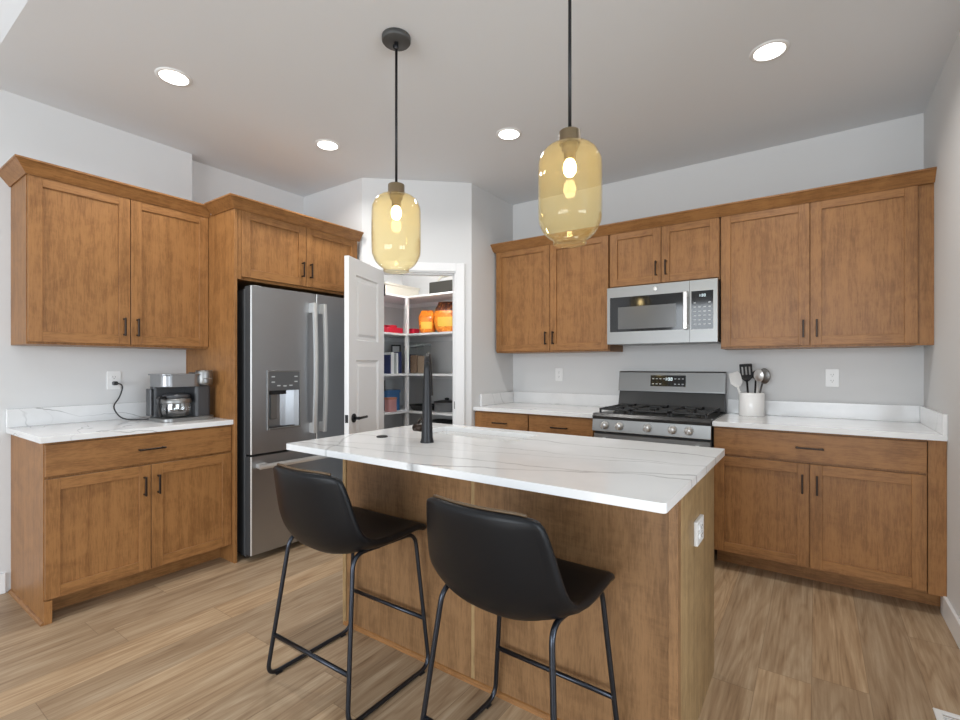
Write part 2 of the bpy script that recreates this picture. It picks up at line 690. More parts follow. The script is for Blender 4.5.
st = .105
holes = [(1.44, 1.915), (.20, 1.30)]
box(b, 0, st, -TH, 0, .012, zt, fr=FDoor)
box(b, LW - st, LW, -TH, 0, .012, zt, fr=FDoor)
for z0, z1 in ((.012, .20), (1.30, 1.44), (1.915, zt)):
    box(b, st, LW - st, -TH, 0, z0, z1, fr=FDoor)
for z0, z1 in holes:
    panel_recess(b, st, LW - st, z0, z1)
door = struct('door_1', b, M['trim'])
b = nb()
zc = .885
lathe(b, [(.032, 0), (.032, .008), (.026, .012)], seg=24)
lathe(b, [(.011, .01), (.011, .05)], seg=16)
tube(b, fillet([(0, 0, .045), (-.02, 0, .05), (-.115, 0, .048)], .015), .009)
mt = Matrix(((DD.x, 0, DF.x, HG.x + DD.x * (LW - .065)), (DD.y, 0, DF.y, HG.y + DD.y * (LW - .065)), (0, 1, 0, zc), (0, 0, 0, 1)))
bmesh.ops.transform(b, matrix=mt, verts=b.verts)
bmesh.ops.recalc_face_normals(b, faces=b.faces)
obj('door_handle', b, M['black'], door)
b = nb(); box(b, LW - .0005, LW + .002, -TH + .006, -.006, zc - .028, zc + .028, fr=FDoor)
box(b, LW + .002, LW + .009, -TH + .012, -.012, zc - .009, zc + .009, fr=FDoor)
obj('latch_plate', b, M['black'], door)
for z in (.25, 1.05, 1.83):
    b = nb(); tube(b, [FDoor(-.004, .004, z), FDoor(-.004, .004, z + .09)], .006, 10); obj('hinge', b, M['black'], door)

# baseboards
b = nb(); box(b, W - .014, W, -2.3, -.56, 0, .11, bev=.002); struct('baseboard_right', b, M['trim'])
b = nb(); box(b, 0, .014, -9.0, -3.235, 0, .11, bev=.002); struct('baseboard_left', b, M['trim'])
b = nb(); box(b, S1 + .066, DL - .002, .0005, .014, 0, .11, fr=FD)
struct('baseboard_pantry', b, M['trim'])
# the rest of the open great room behind the camera
b = nb()
box(b, -.3, .9, -9.1, -9, 0, 6.2); box(b, 5.1, 8.1, -9.1, -9, 0, 6.2); box(b, .9, 5.1, -9.1, -9, 2.7, 6.2); box(b, .9, 5.1, -9.1, -9, 0, .3)
struct('wall_rear', b, M['wall'])
b = nb()
box(b, 8, 8.1, -9.1, -5.9, 0, 6.2); box(b, 8, 8.1, -2.9, .1, 0, 6.2); box(b, 8, 8.1, -5.9, -2.9, 2.5, 6.2); box(b, 8, 8.1, -5.9, -2.9, 0, .6)
struct('wall_far_side', b, M['wall'])
b = nb(); box(b, W + .12, 8.1, -2.4, -2.3, 0, H); struct('wall_dining', b, M['wall'])
b = nb()
for x in (.9, 2.95, 5.04):
    box(b, x, x + .06, -9.08, -9.02, .3, 2.7)
box(b, .96, 5.04, -9.08, -9.02, .3, .36); box(b, .96, 5.04, -9.08, -9.02, 2.64, 2.7)
struct('window_1', b, M['trim'])
b = nb()
for y in (-5.9, -4.43, -2.96):
    box(b, 8.02, 8.08, y, y + .06, .6, 2.5)
box(b, 8.02, 8.08, -5.84, -2.96, .6, .66); box(b, 8.02, 8.08, -5.84, -2.96, 2.44, 2.5)
struct('window_2', b, M['trim'])

# ------------------------------------------------------------------ cabinets


def shaker(name, parent, fr, ua, u0, u1, z0, z1, nf, th=.02, fw=.057, slab=False, label=None):
    """ua: world axis index of u. frame-and-panel front with its grain along stiles and rails"""
    b = nb()
    nbk = nf - th
    if slab:
        box(b, u0, u1, nbk, nf, z0, z1, 1, .0015, fr)
    else:
        box(b, u0, u0 + fw, nbk, nf, z0, z1, 0, .0012, fr)
        box(b, u1 - fw, u1, nbk, nf, z0, z1, 0, .0012, fr)
        box(b, u0 + fw, u1 - fw, nbk, nf, z0, z0 + fw, 1, .0012, fr)
        box(b, u0 + fw, u1 - fw, nbk, nf, z1 - fw, z1, 1, .0012, fr)
        box(b, u0 + fw - .002, u1 - fw + .002, nbk + .002, nf - .010, z0 + fw - .002, z1 - fw + .002, 0, 0, fr)
    return obj(name, b, [woods[2], woods[ua]], parent, label=label)


def handle(parent, fr, u, z, nf, vertical, ln=.108):
    b = nb()
    h = ln / 2
    if vertical:
        box(b, u - .005, u + .005, nf + .022, nf + .032, z - h, z + h, 0, .002, fr)
        for s in (-1, 1):
            box(b, u - .0045, u + .0045, nf - .001, nf + .024, z + s * (h - .008) - .0045, z + s * (h - .008) + .0045, 0, .001, fr)
    else:
        h = .066
        box(b, u - h, u + h, nf + .022, nf + .032, z - .005, z + .005, 0, .002, fr)
        for s in (-1, 1):
            box(b, u + s * (h - .008) - .0045, u + s * (h - .008) + .0045, nf - .001, nf + .024, z - .0045, z + .0045, 0, .001, fr)
    return obj('handle', b, M['bronze'], parent)


CROWN = [(0, 0), (.006, 0), (.010, .006), (.018, .016), (.046, .052), (.050, .056), (.056, .059), (.056, .068), (0, .068)]


def crown(parent, pts, z, mats, closed_ends=True):
    """pts: plan polyline (x, y); the moulding flares to the right-hand side of travel"""
    P = [Vector(p) for p in pts]
    b = nb()
    secs = []
    for i, p in enumerate(P):
        dirs = []
        if i > 0:
            dirs.append((P[i] - P[i - 1]).normalized())
        if i < len(P) - 1:
            dirs.append((P[i + 1] - P[i]).normalized())
        ns = [Vector((d.y, -d.x)) for d in dirs]
        if len(ns) == 2:
            m = (ns[0] + ns[1]).normalized()
            m = m / max(.2, m.dot(ns[0]))
        else:
            m = ns[0]
        secs.append([b.verts.new((p.x + m.x * o, p.y + m.y * o, z + h)) for o, h in CROWN])
    for A, B in zip(secs, secs[1:]):
        for k in range(len(CROWN)):
            j = (k + 1) % len(CROWN)
            b.faces.new((A[k], A[j], B[j], B[k]))
    b.faces.new(secs[0])
    b.faces.new(secs[-1])
    bmesh.ops.recalc_face_normals(b, faces=b.faces)
    return obj('crown_moulding', b, mats, parent)


G = .0018
UB, UT = 1.372, 2.272
GW = 'wall cabinets'


def wall_cabinet(label, fr, ua, u0, u1, z0, z1, dep, doors, body_to=None, loc=None, hz=None):
    t = thing('wall_cabinet', label, 'cabinet', loc or fr((u0 + u1) / 2, dep / 2, z0))
    b = nb()
    box(b, u0, u1, .001, dep - .02, z0, z1, 0, 0, fr)
    if body_to:
        lo, hi = (u1, body_to) if body_to > u1 else (body_to, u0)
        box(b, lo, hi, .25, dep - .018, z0, z1, 0, 0, fr)
    obj('body', b, [woods[2], woods[ua]], t)
    for k, (a, c) in enumerate(doors):
        d = shaker('door', t, fr, ua, a, c, z0 + .012, z1 - .004, dep)
        hu = c - .032 if k == 0 else a + .032
        handle(d, fr, hu, hz if hz else z0 + .115, dep, True)
    return t


# back wall uppers
wl = wall_cabinet('wood wall cabinet between pantry wall and microwave, two tall doors', FB, 0, 1.352, 2.387, UB, UT, .33,
                  [(1.358, 1.884), (1.888, 2.383)])
crown(wl, [(1.350, -.0), (1.350, -.331), (2.388, -.331)], UT - .012, woods[0])
wm = wall_cabinet('short wood wall cabinet directly above the microwave', FB, 0, 2.391, 3.156, 1.845, UT, .33,
                  [(2.397, 2.772), (2.776, 3.151)], hz=1.962)
crown(wm, [(2.388, -.331), (3.158, -.331)], UT - .012, woods[0])
wr = wall_cabinet('wood wall cabinet right of the microwave, against the right wall', FB, 0, 3.160, 4.155, UB, UT, .33,
                  [(3.164, 3.655), (3.659, 4.151)], body_to=W - .001)
crown(wr, [(3.158, -.331), (W - .001, -.331)], UT - .012, woods[0])
# left wall upper
YL, YT = -3.213, -2.303
wL = wall_cabinet('wood wall cabinet above the coffee maker counter', FL, 1, YL, YT, UB, UT - .006, .33,
                  [(YL + .004, -2.756), (-2.752, YT - .004)])
crown(wL, [(0.0, YL - .001), (.331, YL - .001), (.331, YT)], UT - .018, woods[1])

# refrigerator surround: side panel, cabinet over the fridge
t = thing('refrigerator_cabinet', 'tall wood surround with two doors above the refrigerator', 'cabinet', (.3, -1.8, 0))
b = nb(); box(b, .0, .66, YT, YT + .017, 0, UT, 0, .001); obj('side_panel', b, woods[2], t)
b = nb(); box(b, .002, .639, YT + .0172, -1.308, 1.815, UT, 0, 0); box(b, .639, .656, YT + .0172, -2.258, 1.815, UT); obj('body', b, woods[2], t)
b = nb(); box(b, .002, .64, -1.308, -1.29, 1.80, UT, 0, .001); obj('side_panel', b, woods[2], t)
d = shaker('door', t, FL, 1, -2.256, -1.782, 1.832, UT - .006, .66); handle(d, FL, -1.782 - .032, 1.832 + .115, .66, True)
d = shaker('door', t, FL, 1, -1.778, -1.312, 1.832, UT - .006, .66); handle(d, FL, -1.778 + .032, 1.832 + .115, .66, True)
crown(t, [(.386, YT - .001), (.661, YT - .001), (.661, -1.29)], UT - .012, woods[1])


def base_cabinet(label, fr, ua, u0, u1, cells, filler=None, end=None, loc=None):
    """cells: list of (ua,ub, split?) where a wide drawer sits over doors"""
    t = thing('base_cabinet', label, 'cabinet', loc or fr((u0 + u1) / 2, .3, 0))
    b = nb()
    box(b, u0, u1, .002, .61, .11, .884, 0, 0, fr)
    if filler:
        box(b, filler[0], filler[1], .3, .625, .105, .884, 0, .001, fr)
    obj('body', b, woods[2], t)
    b = nb()
    f1 = filler[1] if filler else u1
    box(b, u0 + (.02 if end else 0), f1, .40, .48, 0, .11, 0, 0, fr)
    obj('toe_kick', b, woods[ua], t)
    for (c0, c1, nd) in cells:
        d = shaker('drawer', t, fr, ua, c0, c1, .716, .872, .63, slab=True)
        handle(d, fr, (c0 + c1) / 2, .794, .63, False)
        if nd == 2:
            mid = (c0 + c1) / 2
            dd = shaker('door', t, fr, ua, c0, mid - .002, .118, .703, .63)
            handle(dd, fr, mid - .034, .703 - .113, .63, True)
            dd = shaker('door', t, fr, ua, mid + .002, c1, .118, .703, .63)
            handle(dd, fr, mid + .034, .703 - .113, .63, True)
        else:
            dd = shaker('door', t, fr, ua, c0, c1, .118, .703, .63)
            handle(dd, fr, c0 + .04, .703 - .113, .63, True)
    return t


bl = base_cabinet('wood base cabinet under the coffee maker, one drawer over two doors', FL, 1, YL + .0185, YT - .001, [(YL + .004, YT - .004, 2)], end=True)
b = nb()
box(b, .001, .609, YL, YL + .018, 0, .884, 0, .001)
box(b, .6095, .628, YL, YL + .03, 0, .112, 0, .001)
obj('end_panel', b, woods[2], bl)
b = nb(); prism(b, [(0, 0), (.014, 0), (.012, .008), (.006, .014), (0, .016)], .016, .624,
                mtx=Matrix(((0, 0, 1, 0), (-1, 0, 0, YL), (0, 1, 0, 0), (0, 0, 0, 1))))
obj('shoe_moulding', b, woods[0], bl)
base_cabinet('wood base cabinet left of the range, two small drawers side by side', FB, 0, 1.337, 2.385,
             [(1.341, 1.846, 1), (1.856, 2.381, 1)])
base_cabinet('wood base cabinet right of the range, wide drawer over two doors', FB, 0, 3.163, 4.149,
             [(3.169, 4.145, 2)], filler=(4.150, W - .001))

# ------------------------------------------------------------------ countertops
CT, CH = .884, .914


def counter(label, boxes, splashes, loc):
    t = thing('countertop', label, 'countertop', loc)
    b = nb()
    for bx in boxes:
        box(b, *bx, CT, CH, 0, .003, None, 2)
    obj('slab', b, M['quartz'], t)
    for s in splashes:
        b = nb(); box(b, *s, CH, 1.016, 0, .002); obj('backsplash', b, M['quartz'], t)
    return t


counter('white veined quartz counter under the coffee maker', [(.001, .648, YL - .02, YT - .001)], [(.001, .02, YL - .02, YT - .001)], (.32, -2.76, CT))
counter('white quartz counter between pantry wall and range', [(1.336, 2.388, -.648, -.001)],
        [(1.336, 2.388, -.02, -.001), (1.336, 1.355, -.552, -.021)], (1.86, -.32, CT))
counter('white quartz counter under the utensil crock, right of the range', [(3.160, W - .001, -.648, -.001)],
        [(3.160, W - .02, -.02, -.001), (W - .02, W - .001, -.646, -.001)], (3.7, -.32, CT))

# ------------------------------------------------------------------ island
IX0, IX1, IY0, IY1 = 1.766, 3.378, -2.664, -1.70
t = thing('kitchen_island', 'wood island base below the white slab, facing the bar stools', 'island', (2.56, -2.03, 0))
FX0, FX1, FY, BY = 1.800, 3.340, -2.363, -1.735
CI = .888
b = nb()
box(b, FX0 + .004, FX1 - .010, FY + .0201, FY + .05, 0, CI)
box(b, FX0 + .004, FX1 - .010, BY - .02, BY, 0, CI)
box(b, FX0 + .004, FX0 + .03, FY + .05, BY - .03, 0, CI)
box(b, FX1 - .04, FX1 - .010, FY + .05, BY - .03, 0, CI)
box(b, FX0 + .03, FX1 - .04, FY + .05, BY - .03, .08, .10)
obj('body', b, wood_isl, t)
b = nb(); box(b, FX0 + .012, 2.560, FY, FY + .0199, .0, CI); obj('front_panel', b, wood_isl, t)
b = nb(); box(b, 2.578, 3.315, FY, FY + .0199, .0, CI); obj('front_panel', b, wood_isl, t)
b = nb(); box(b, 2.560, 2.578, FY + .002, FY + .0199, .0, CI, 0, .0); obj('seam_batten', b, wood_end, t)
b = nb(); box(b, 3.316, 3.344, FY - .022, FY + .02, .0, CI, 0, .0015); obj('corner_post', b, wood_isl, t)
b = nb(); box(b, FX0 - .012, FX0 + .0118, FY - .006, FY + .02, .0, CI, 0, .0015); obj('corner_post', b, wood_end, t)
b = nb(); box(b, 3.3302, 3.3415, FY + .0202, BY, .0, CI, 0, 0); obj('end_panel', b, wood_end, t)
shp = [(0, 0), (.014, 0), (.012, .008), (.006, .014), (0, .016)]
b = nb(); prism(b, shp, FX0, 3.315, mtx=Matrix(((0, 0, 1, 0), (-1, 0, 0, FY), (0, 1, 0, 0), (0, 0, 0, 1))))
obj('shoe_moulding', b, woods[0], t)

# sink opening cut into the slab: four strips around it
SX0, SX1, SY0, SY1 = 1.965, 2.56, -2.035, -1.785
t = thing('countertop', 'white quartz island slab with grey veins and a black faucet', 'countertop', (2.57, -2.18, CI))
b = nb()
outer = rrect(IX0, IX1, IY0, IY1, .012, 4)
b2 = nb()
NP = 6
inner = rrect(SX0, SX1, SY0, SY1, .03, NP - 2)


def ringmesh(b2, z):
    return [b2.verts.new((x, y, z)) for x, y in outer], [b2.verts.new((x, y, z)) for x, y in inner]


ot, it = ringmesh(b2, CH)
ob, ib = ringmesh(b2, CI)


def edgeloop(vs):
    return [b2.edges.new((vs[i], vs[(i + 1) % len(vs)])) for i in range(len(vs))]


bmesh.ops.triangle_fill(b2, use_beauty=True, edges=edgeloop(ot) + edgeloop(it), use_dissolve=False)
bmesh.ops.triangle_fill(b2, use_beauty=True, edges=edgeloop(ob) + edgeloop(ib), use_dissolve=False)
for A, B in ((ot, ob), (it, ib)):
    for i in range(len(A)):
        j = (i + 1) % len(A)
        b2.faces.new((A[i], A[j], B[j], B[i]))
merge(b, b2)
obj('slab', b, M['quartz_isl'], t)
b = nb()
b2 = nb()
rs = []
for ins, z in ((0, CI - .0005), (.0, .72), (.02, .695), (.10, .69)):
    rs.append([b2.verts.new((x, y, z)) for x, y in rrect(SX0 + ins, SX1 - ins, SY0 + ins, SY1 - ins, max(.03 - ins, .01), 4)])
for A, B in zip(rs, rs[1:]):
    for i in range(len(A)):
        j = (i + 1) % len(A)
        f = b2.faces.new((A[i], A[j], B[j], B[i]))
b2.faces.new(rs[-1])
merge(b, b2)
obj('sink_basin', b, M['white_ceramic'], t)

# faucet
t = thing('faucet', 'tall matte black pull-down faucet on the island slab', 'faucet', (2.257, -2.28, CH))
fx, fy = 2.257, -2.28
b = nb()
lathe(b, [(.0305, 0), (.0305, .004), (.026, .02), (.0225, .12), (.018, .25), (.0145, .33), (.0135, .36)], (fx, fy, CH), 24)
SA = R(38)
sp = lambda d, z: (fx - sin(SA) * d, fy + cos(SA) * d, CH + z)
pts = [sp(0, .345), sp(.004, .368), sp(.03, .386), (sp(.075, .390)), sp(.12, .382), sp(.155, .352), sp(.165, .31)]
tube(b, pts, .0135, 14)
obj('spout', b, M['black'], t)
b = nb(); tube(b, [sp(.165, .312), sp(.172, .26), sp(.176, .20)], .017, 14, radii=[.0145, .017, .019]); obj('spray_head', b, M['black'], t)
b = nb()
tube(b, [(fx - .02, fy, CH + .062), (fx - .072, fy - .004, CH + .062)], .017, 16)
tube(b, [(fx - .060, fy, CH + .075), (fx - .064, fy + .02, CH + .092), (fx - .066, fy + .07, CH + .102)], .0055, 10)
obj('lever', b, M['bronze'], t)
b = nb(); lathe(b, [(.027, 0), (.027, .004), (.022, .007), (.0, .007)], (1.973, -2.283, CH), 24)
single('switch_button', b, M['black'], 'small round black button set in the island slab left of the faucet', 'button', (1.973, -2.283, CH))

# ------------------------------------------------------------------ outlets


def outlet(label, mtx, horizontal=False, plug=False):
    t = thing('wall_outlet', label, 'outlet', tuple(mtx.translation))
    b = nb()
    b2 = nb(); prism(b2, rrect(-.036, .036, -.058, .058, .006, 3), 0, .006, 0, .0015)
    merge(b, b2, 0, None, mtx); obj('cover_plate', b, M['white_plastic'], t)
    for s in (-1, 1):
        b = nb(); b2 = nb(); prism(b2, rrect(-.017, .017, s * .0195 - .0145, s * .0195 + .0145, .008, 4), .005, .0078)
        merge(b, b2, 0, None, mtx)
        for dx in (-.0065, .0065):
            b2 = nb(); box(b2, dx - .001, dx + .001, s * .0195 - .002, s * .0195 + .007, .0075, .0082); merge(b, b2, 1, None, mtx)
        b2 = nb(); lathe(b2, [(.0025, .0075), (.0025, .0082)], (0, s * .0195 - .008, 0), 8); merge(b, b2, 1, None, mtx)
        obj('receptacle', b, [M['white_plastic'], M['greyplastic']], t)
    return t


def wm(origin, nrm, roll=0):
    n = Vector(nrm)
    u = Vector((0, 0, 1)).cross(n).normalized()
    v = Vector((0, 0, 1))
    return Matrix.Translation(origin) @ Matrix((u, v, n)).transposed().to_4x4() @ Matrix.Rotation(roll, 4, 'Z')


outlet('white outlet on the left wall with the coffee maker plug', wm((.0, -2.734, 1.165), (1, 0, 0)))
outlet('white outlet on the back wall left of the range', wm((1.815, -.0, 1.180), (0, -1, 0)))
outlet('white outlet on the back wall right of the utensil crock', wm((3.775, -.0, 1.178), (0, -1, 0)))
outlet('white outlet plate on the right end of the island', wm((3.3417, -2.082, .679), (1, 0, 0)) @ Matrix.Diagonal((1.6, .74, 1.9, 1)))

# ------------------------------------------------------------------ refrigerator
t = thing('refrigerator', 'dark stainless french door refrigerator with water dispenser', 'refrigerator', (.33, -1.766, 0))
FY0, FY1, GAP = -2.243, -1.292, -1.7665
b = nb(); box(b, -.08, .665, FY0 + .004, FY1 - .008, .03, 1.755, 0, .006); obj('body', b, M['slate_side'], t)
b = nb(); box(b, .60, .655, FY0 + .012, FY1 - .012, .022, .085, 0, .002); obj('toe_grille', b, M['greyplastic'], t)
for y in (FY0 + .05, FY1 - .05):
    b = nb(); lathe(b, [(.02, 0), (.02, .035)], (.62, y, 0), 12); obj('foot', b, M['steel'], t)


def fdoor(name, y0, y1, z0, z1, hole=None):
    b = nb()
    yc, hw = (FY0 + FY1) / 2, (FY1 - FY0) / 2
    X = lambda y: .754 - .012 * ((y - yc) / hw) ** 2

    def strip(a, c, za, zb, ca, cc):
        n = 8
        poly = [(.676, a)]
        if ca:
            poly += [(X(a) - .005, a)]
            a += .0065
        e = c - .0065 if cc else c
        for k in range(n + 1):
            y = a + (e - a) * k / n
            poly.append((X(y), y))
        if cc:
            poly.append((X(c) - .005, c))
        poly.append((.676, c))
        b2 = nb()
        prism(b2, poly, za, zb, 0)
        b2.normal_update()
        for f in b2.faces:
            if abs(f.normal.y) > .95 or abs(f.normal.z) > .9 or f.normal.x < -.5:
                f.material_index = 1
            elif abs(f.normal.y) > .3:
                f.material_index = 2
        merge(b, b2, None)
    if hole:
        ya, yb, za, zb = hole
        strip(y0, ya, z0, z1, True, False)
        strip(yb, y1, z0, z1, False, True)
        strip(ya, yb, z0, za, False, False)
        strip(ya, yb, zb, z1, False, False)
    else:
        strip(y0, y1, z0, z1, True, True)
    return obj(name, b, [M['slate'], M['slate_side'], M['steel_lt']], t)


ld = fdoor('door', FY0, GAP - .003, .69, 1.77, (-2.127, -1.898, .847, 1.093))
rd = fdoor('door', GAP + .003, FY1, .69, 1.77)
fz = fdoor('freezer_drawer', FY0, FY1, .045, .675)
b = nb(); box(b, .667, .676, FY0 + .012, FY1 - .012, .03, 1.765); obj('gasket', b, M['blackplastic'], t)
for y in (FY0 + .03, FY1 - .09):
    b = nb(); box(b, .60, .72, y, y + .06, 1.756, 1.778, 0, .004); obj('hinge_cover', b, M['greyplastic'], t)


def fhandle(par, y, z0, z1):
    b = nb()
    n = 9
    pts = []
    for k in range(n + 1):
        s = k / n
        pts.append((.795 + .018 * sin(pi * s), y, z0 + (z1 - z0) * s))
    b2 = nb()
    for A, B in zip(pts, pts[1:]):
        pass
    secs = [[b2.verts.new((p[0] + dx, p[1] + dy, p[2])) for dx, dy in ((.009, -.013), (.012, 0), (.009, .013), (-.009, .013), (-.009, -.013))] for p in pts]
    for A, B in zip(secs, secs[1:]):
        for i in range(5):
            j = (i + 1) % 5
            b2.faces.new((A[i], A[j], B[j], B[i]))
    b2.faces.new(secs[0]); b2.faces.new(secs[-1])
    merge(b, b2)
    for z in (z0 + .035, z1 - .035):
        box(b, .745, .80, y - .0135, y + .0135, z - .035, z + .035, 0, .003)
    obj('handle', b, M['steel_lt'], par)


fhandle(ld, GAP - .042, .785, 1.70)
fhandle(rd, GAP + .042, .785, 1.70)
b = nb()
n = 10
b2 = nb()
secs = []
for k in range(n + 1):
    s = k / n
    x = .795 + .020 * sin(pi * s)
    y = FY0 + .03 + (FY1 - FY0 - .06) * s
    secs.append([b2.verts.new((x + dx, y, .613 + dz)) for dx, dz in ((.009, -.014), (.012, 0), (.009, .014), (-.009, .014), (-.009, -.014))])
for A, B in zip(secs, secs[1:]):
    for i in range(5):
        j = (i + 1) % 5
        b2.faces.new((A[i], A[j], B[j], B[i]))
b2.faces.new(secs[0]); b2.faces.new(secs[-1])
merge(b, b2)
for y in (FY0 + .065, FY1 - .065):
    box(b, .735, .80, y - .03, y + .03, .599, .627, 0, .003)
obj('handle', b, M['steel_lt'], fz)
# dispenser on the left door: bezel frame, control face, recess with paddle
y0, y1, z0, z1 = -2.137, -1.888, .835, 1.227
b = nb()
fx0, fx1 = .735, .7565
box(b, fx0, fx1, y0, y0 + .010, z0, z1, 0, .001); box(b, fx0, fx1, y1 - .010, y1, z0, z1, 0, .001)
box(b, fx0, fx1, y0 + .010, y1 - .010, z1 - .010, z1, 0, .001); box(b, fx0, fx1 + .006, y0 + .010, y1 - .010, z0, z0 + .012, 0, .001)
disp = obj('water_dispenser', b, M['steel'], ld)
# parts below the door may not go deeper, so the rest of the dispenser are pieces of the door as well
b = nb(); box(b, .74, .7555, y0 + .010, y1 - .010, 1.093, z1 - .010, 0)
for k in range(7):
    yy = [y0 + .04, y0 + .04, y0 + .08, y0 + .125, y0 + .17, y1 - .04, y1 - .04][k]
    zz = [1.185, 1.15, 1.125, 1.122, 1.125, 1.185, 1.15][k]
    box(b, .7555, .7560, yy - .012, yy + .012, zz - .0035, zz + .0035, 1)
obj('control_face', b, [mat('control_grey', (.16, .165, .17), .3, .6), M['icon']], ld)
b = nb()
ya, yb, za, zb = -2.127, -1.898, .847, 1.093
prism(b, [(.6765, ya), (.6765, yb), (.744, yb), (.725, yb - .028), (.702, yb - .075), (.69, yb - .11), (.69, ya)], za, zb, 0)
obj('dispenser_recess', b, M['slate'], ld)
b = nb(); box(b, .6905, .715, ya + .035, ya + .085, .90, 1.075, 0, .004); obj('paddle', b, M['steel'], ld)
b = nb(); box(b, .6905, .735, ya + .02, ya + .14, 1.066, 1.0925, 0, .003); obj('spout_housing', b, M['blackplastic'], ld)
b = nb(); box(b, .6905, .742, ya + .005, yb - .03, za + .0002, za + .006, 0, .001); obj('drip_tray', b, M['blackplastic'], ld)

# ------------------------------------------------------------------ coffee maker
t = thing('coffee_maker', 'black and silver coffee maker with glass carafe beside the fridge panel', 'coffee maker', (.3, -2.50, CH))
cy0, cy1 = -2.640, -2.336
xb = .245
b = nb()
prism(b, rrect(xb, .50, cy0, cy1, .045), CH + .0006, CH + .022, 0, .004); obj('base', b, M['steel'], t)
dk = mat('charcoal_plastic', (.055, .056, .06), .35)
b = nb()
prism(b, rrect(xb + .005, .31, cy0 + .012, cy1 - .004, .02), CH + .0222, CH + .213, 0, .003)
prism(b, rrect(xb + .006, .445, cy1 - .105, cy1 - .008, .02), CH + .0222, CH + .213, 0, .003)
obj('body', b, dk, t)
b = nb()
prism(b, rrect(xb, .47, cy0 + .004, cy1 - .070, .05), CH + .213, CH + .284, 0, .004)
prism(b, rrect(xb - .005, .478, cy0 - .006, cy1 - .070, .052), CH + .2842, CH + .292, 0, .002)
obj('brew_housing', b, M['slate'], t)
b = nb()
prism(b, rrect(xb, .42, cy1 - .0695, cy1 + .004, .03), CH + .213, CH + .300, 0, .004)
obj('pod_head', b, dk, t)
b = nb()
lathe(b, [(.046, 0), (.05, .02), (.05, .085), (.046, .096), (0, .097)], (.435, cy1 - .046, CH + .218), 28)
box(b, .44, .495, cy1 - .070, cy1 - .022, CH + .258, CH + .265, 0, .002)
obj('pod_handle', b, M['steel'], t)
b = nb(); box(b, xb, .31, cy0 - .004, cy0 + .011, CH + .03, CH + .20, 0, .004); obj('water_tank', b, dk, t)
b = nb()
cc = (.395, cy0 + .108, CH + .0235)
lathe(b, [(.060, 0), (.078, .010), (.082, .045), (.080, .085), (.072, .118), (.066, .132)], cc, 32, cap1=False)
car = obj('carafe', b, thin_glass('carafe_glass', (.90, .91, .91), base=.22, rough=.06), t)
b = nb(); lathe(b, [(.074, .1185), (.074, .136), (.05, .148), (0, .150)], cc, 32); obj('lid', b, dk, car)
b = nb(); lathe(b, [(.0835, .088), (.0845, .090), (.081, .112), (.076, .116)], cc, 32, cap0=False, cap1=False); obj('band', b, M['steel'], car)
a = R(-72)
dx, dy = cos(a), sin(a)
P = lambda r, z: (cc[0] + dx * r, cc[1] + dy * r, cc[2] + z)
b = nb(); tube(b, fillet([P(.070, .122), P(.118, .128), P(.124, .1), P(.108, .02), P(.098, .012)], .02), .0095, 10); obj('handle', b, M['blackplastic'], car)
# power cord up to the left outlet
b = nb()
cpts = [(.02, -2.732, 1.146), (.05, -2.728, 1.146), (.066, -2.708, 1.125), (.06, -2.722, 1.06), (.07, -2.755, 1.0), (.10, -2.735, .94), (.14, -2.70, .9195), (.20, -2.65, .919), (.244, -2.60, .922)]
P3 = [Vector(p) for p in cpts]
sm = []
for i in range(len(P3) - 1):
    p0, p1, p2, p3 = P3[max(i - 1, 0)], P3[i], P3[i + 1], P3[min(i + 2, len(P3) - 1)]
    for k in range(6):
        s = k / 6
        sm.append(.5 * ((2 * p1) + (p2 - p0) * s + (2 * p0 - 5 * p1 + 4 * p2 - p3) * s * s + (3 * p1 - p0 - 3 * p2 + p3) * s ** 3))
sm.append(P3[-1])
tube(b, sm, .0042, 8)
box(b, .0083, .034, -2.746, -2.720, 1.134, 1.158, 0, .004)
obj('power_cord', b, M['blackplastic'], t)

# ------------------------------------------------------------------ microwave
t = thing('microwave', 'stainless over-the-range microwave below the short wall cabinet', 'microwave', (2.776, -.2, 1.42))
mx0, mx1, mz0, mz1, mf = 2.402, 3.154, 1.418, 1.838, -.405
b = nb(); box(b, mx0, mx1, mf + .03, -.001, mz0 + .02, mz1, 0, .003); obj('body', b, M['slate_side'], t)
b = nb(); box(b, mx0 + .02, mx1 - .02, mf + .05, -.02, mz0 + .002, mz0 + .02, 0, .002)
box(b, mx0 + .17, mx1 - .25, mf + .028, mf + .045, mz0 + .006, mz0 + .022, 1)
obj('bottom_vent', b, [M['steel'], M['blackplastic']], t)
xs = 2.980
b = nb()
wx0, wx1, wz0, wz1 = 2.424, 2.940, 1.508, 1.764
for q in ((mx0, wx0, mz0, mz1), (wx1, xs, mz0, mz1), (wx0, wx1, mz0, wz0), (wx0, wx1, wz1, mz1)):
    box(b, q[0], q[1], mf, mf + .03, q[2], q[3])
md = obj('door', b, M['steel'], t)
b = nb(); box(b, wx0, wx1, mf + .001, mf + .02, wz0, wz1); obj('window', b, M['blackglass'], md)
b = nb(); box(b, 2.484, 2.893, mf + .0002, mf + .002, 1.527, 1.690); obj('window_screen', b, mat('mesh_screen', (.12, .12, .12), .18), md)
b = nb(); lathe(b, [(.014, 0), (.014, .002), (.011, .003), (0, .003)], (2.752, mf, 1.805), 20, axis='-y'); obj('badge', b, M['steel_lt'], md)
b = nb()
box(b, 2.946, 2.974, mf - .042, mf - .028, 1.505, 1.765, 0, .005)
for z in (1.525, 1.745):
    box(b, 2.948, 2.972, mf - .03, mf + .002, z - .016, z + .016, 0, .003)
obj('handle', b, M['steel_lt'], md)
b = nb()
px0, px1, pz0, pz1 = 2.992, 3.128, 1.505, 1.764
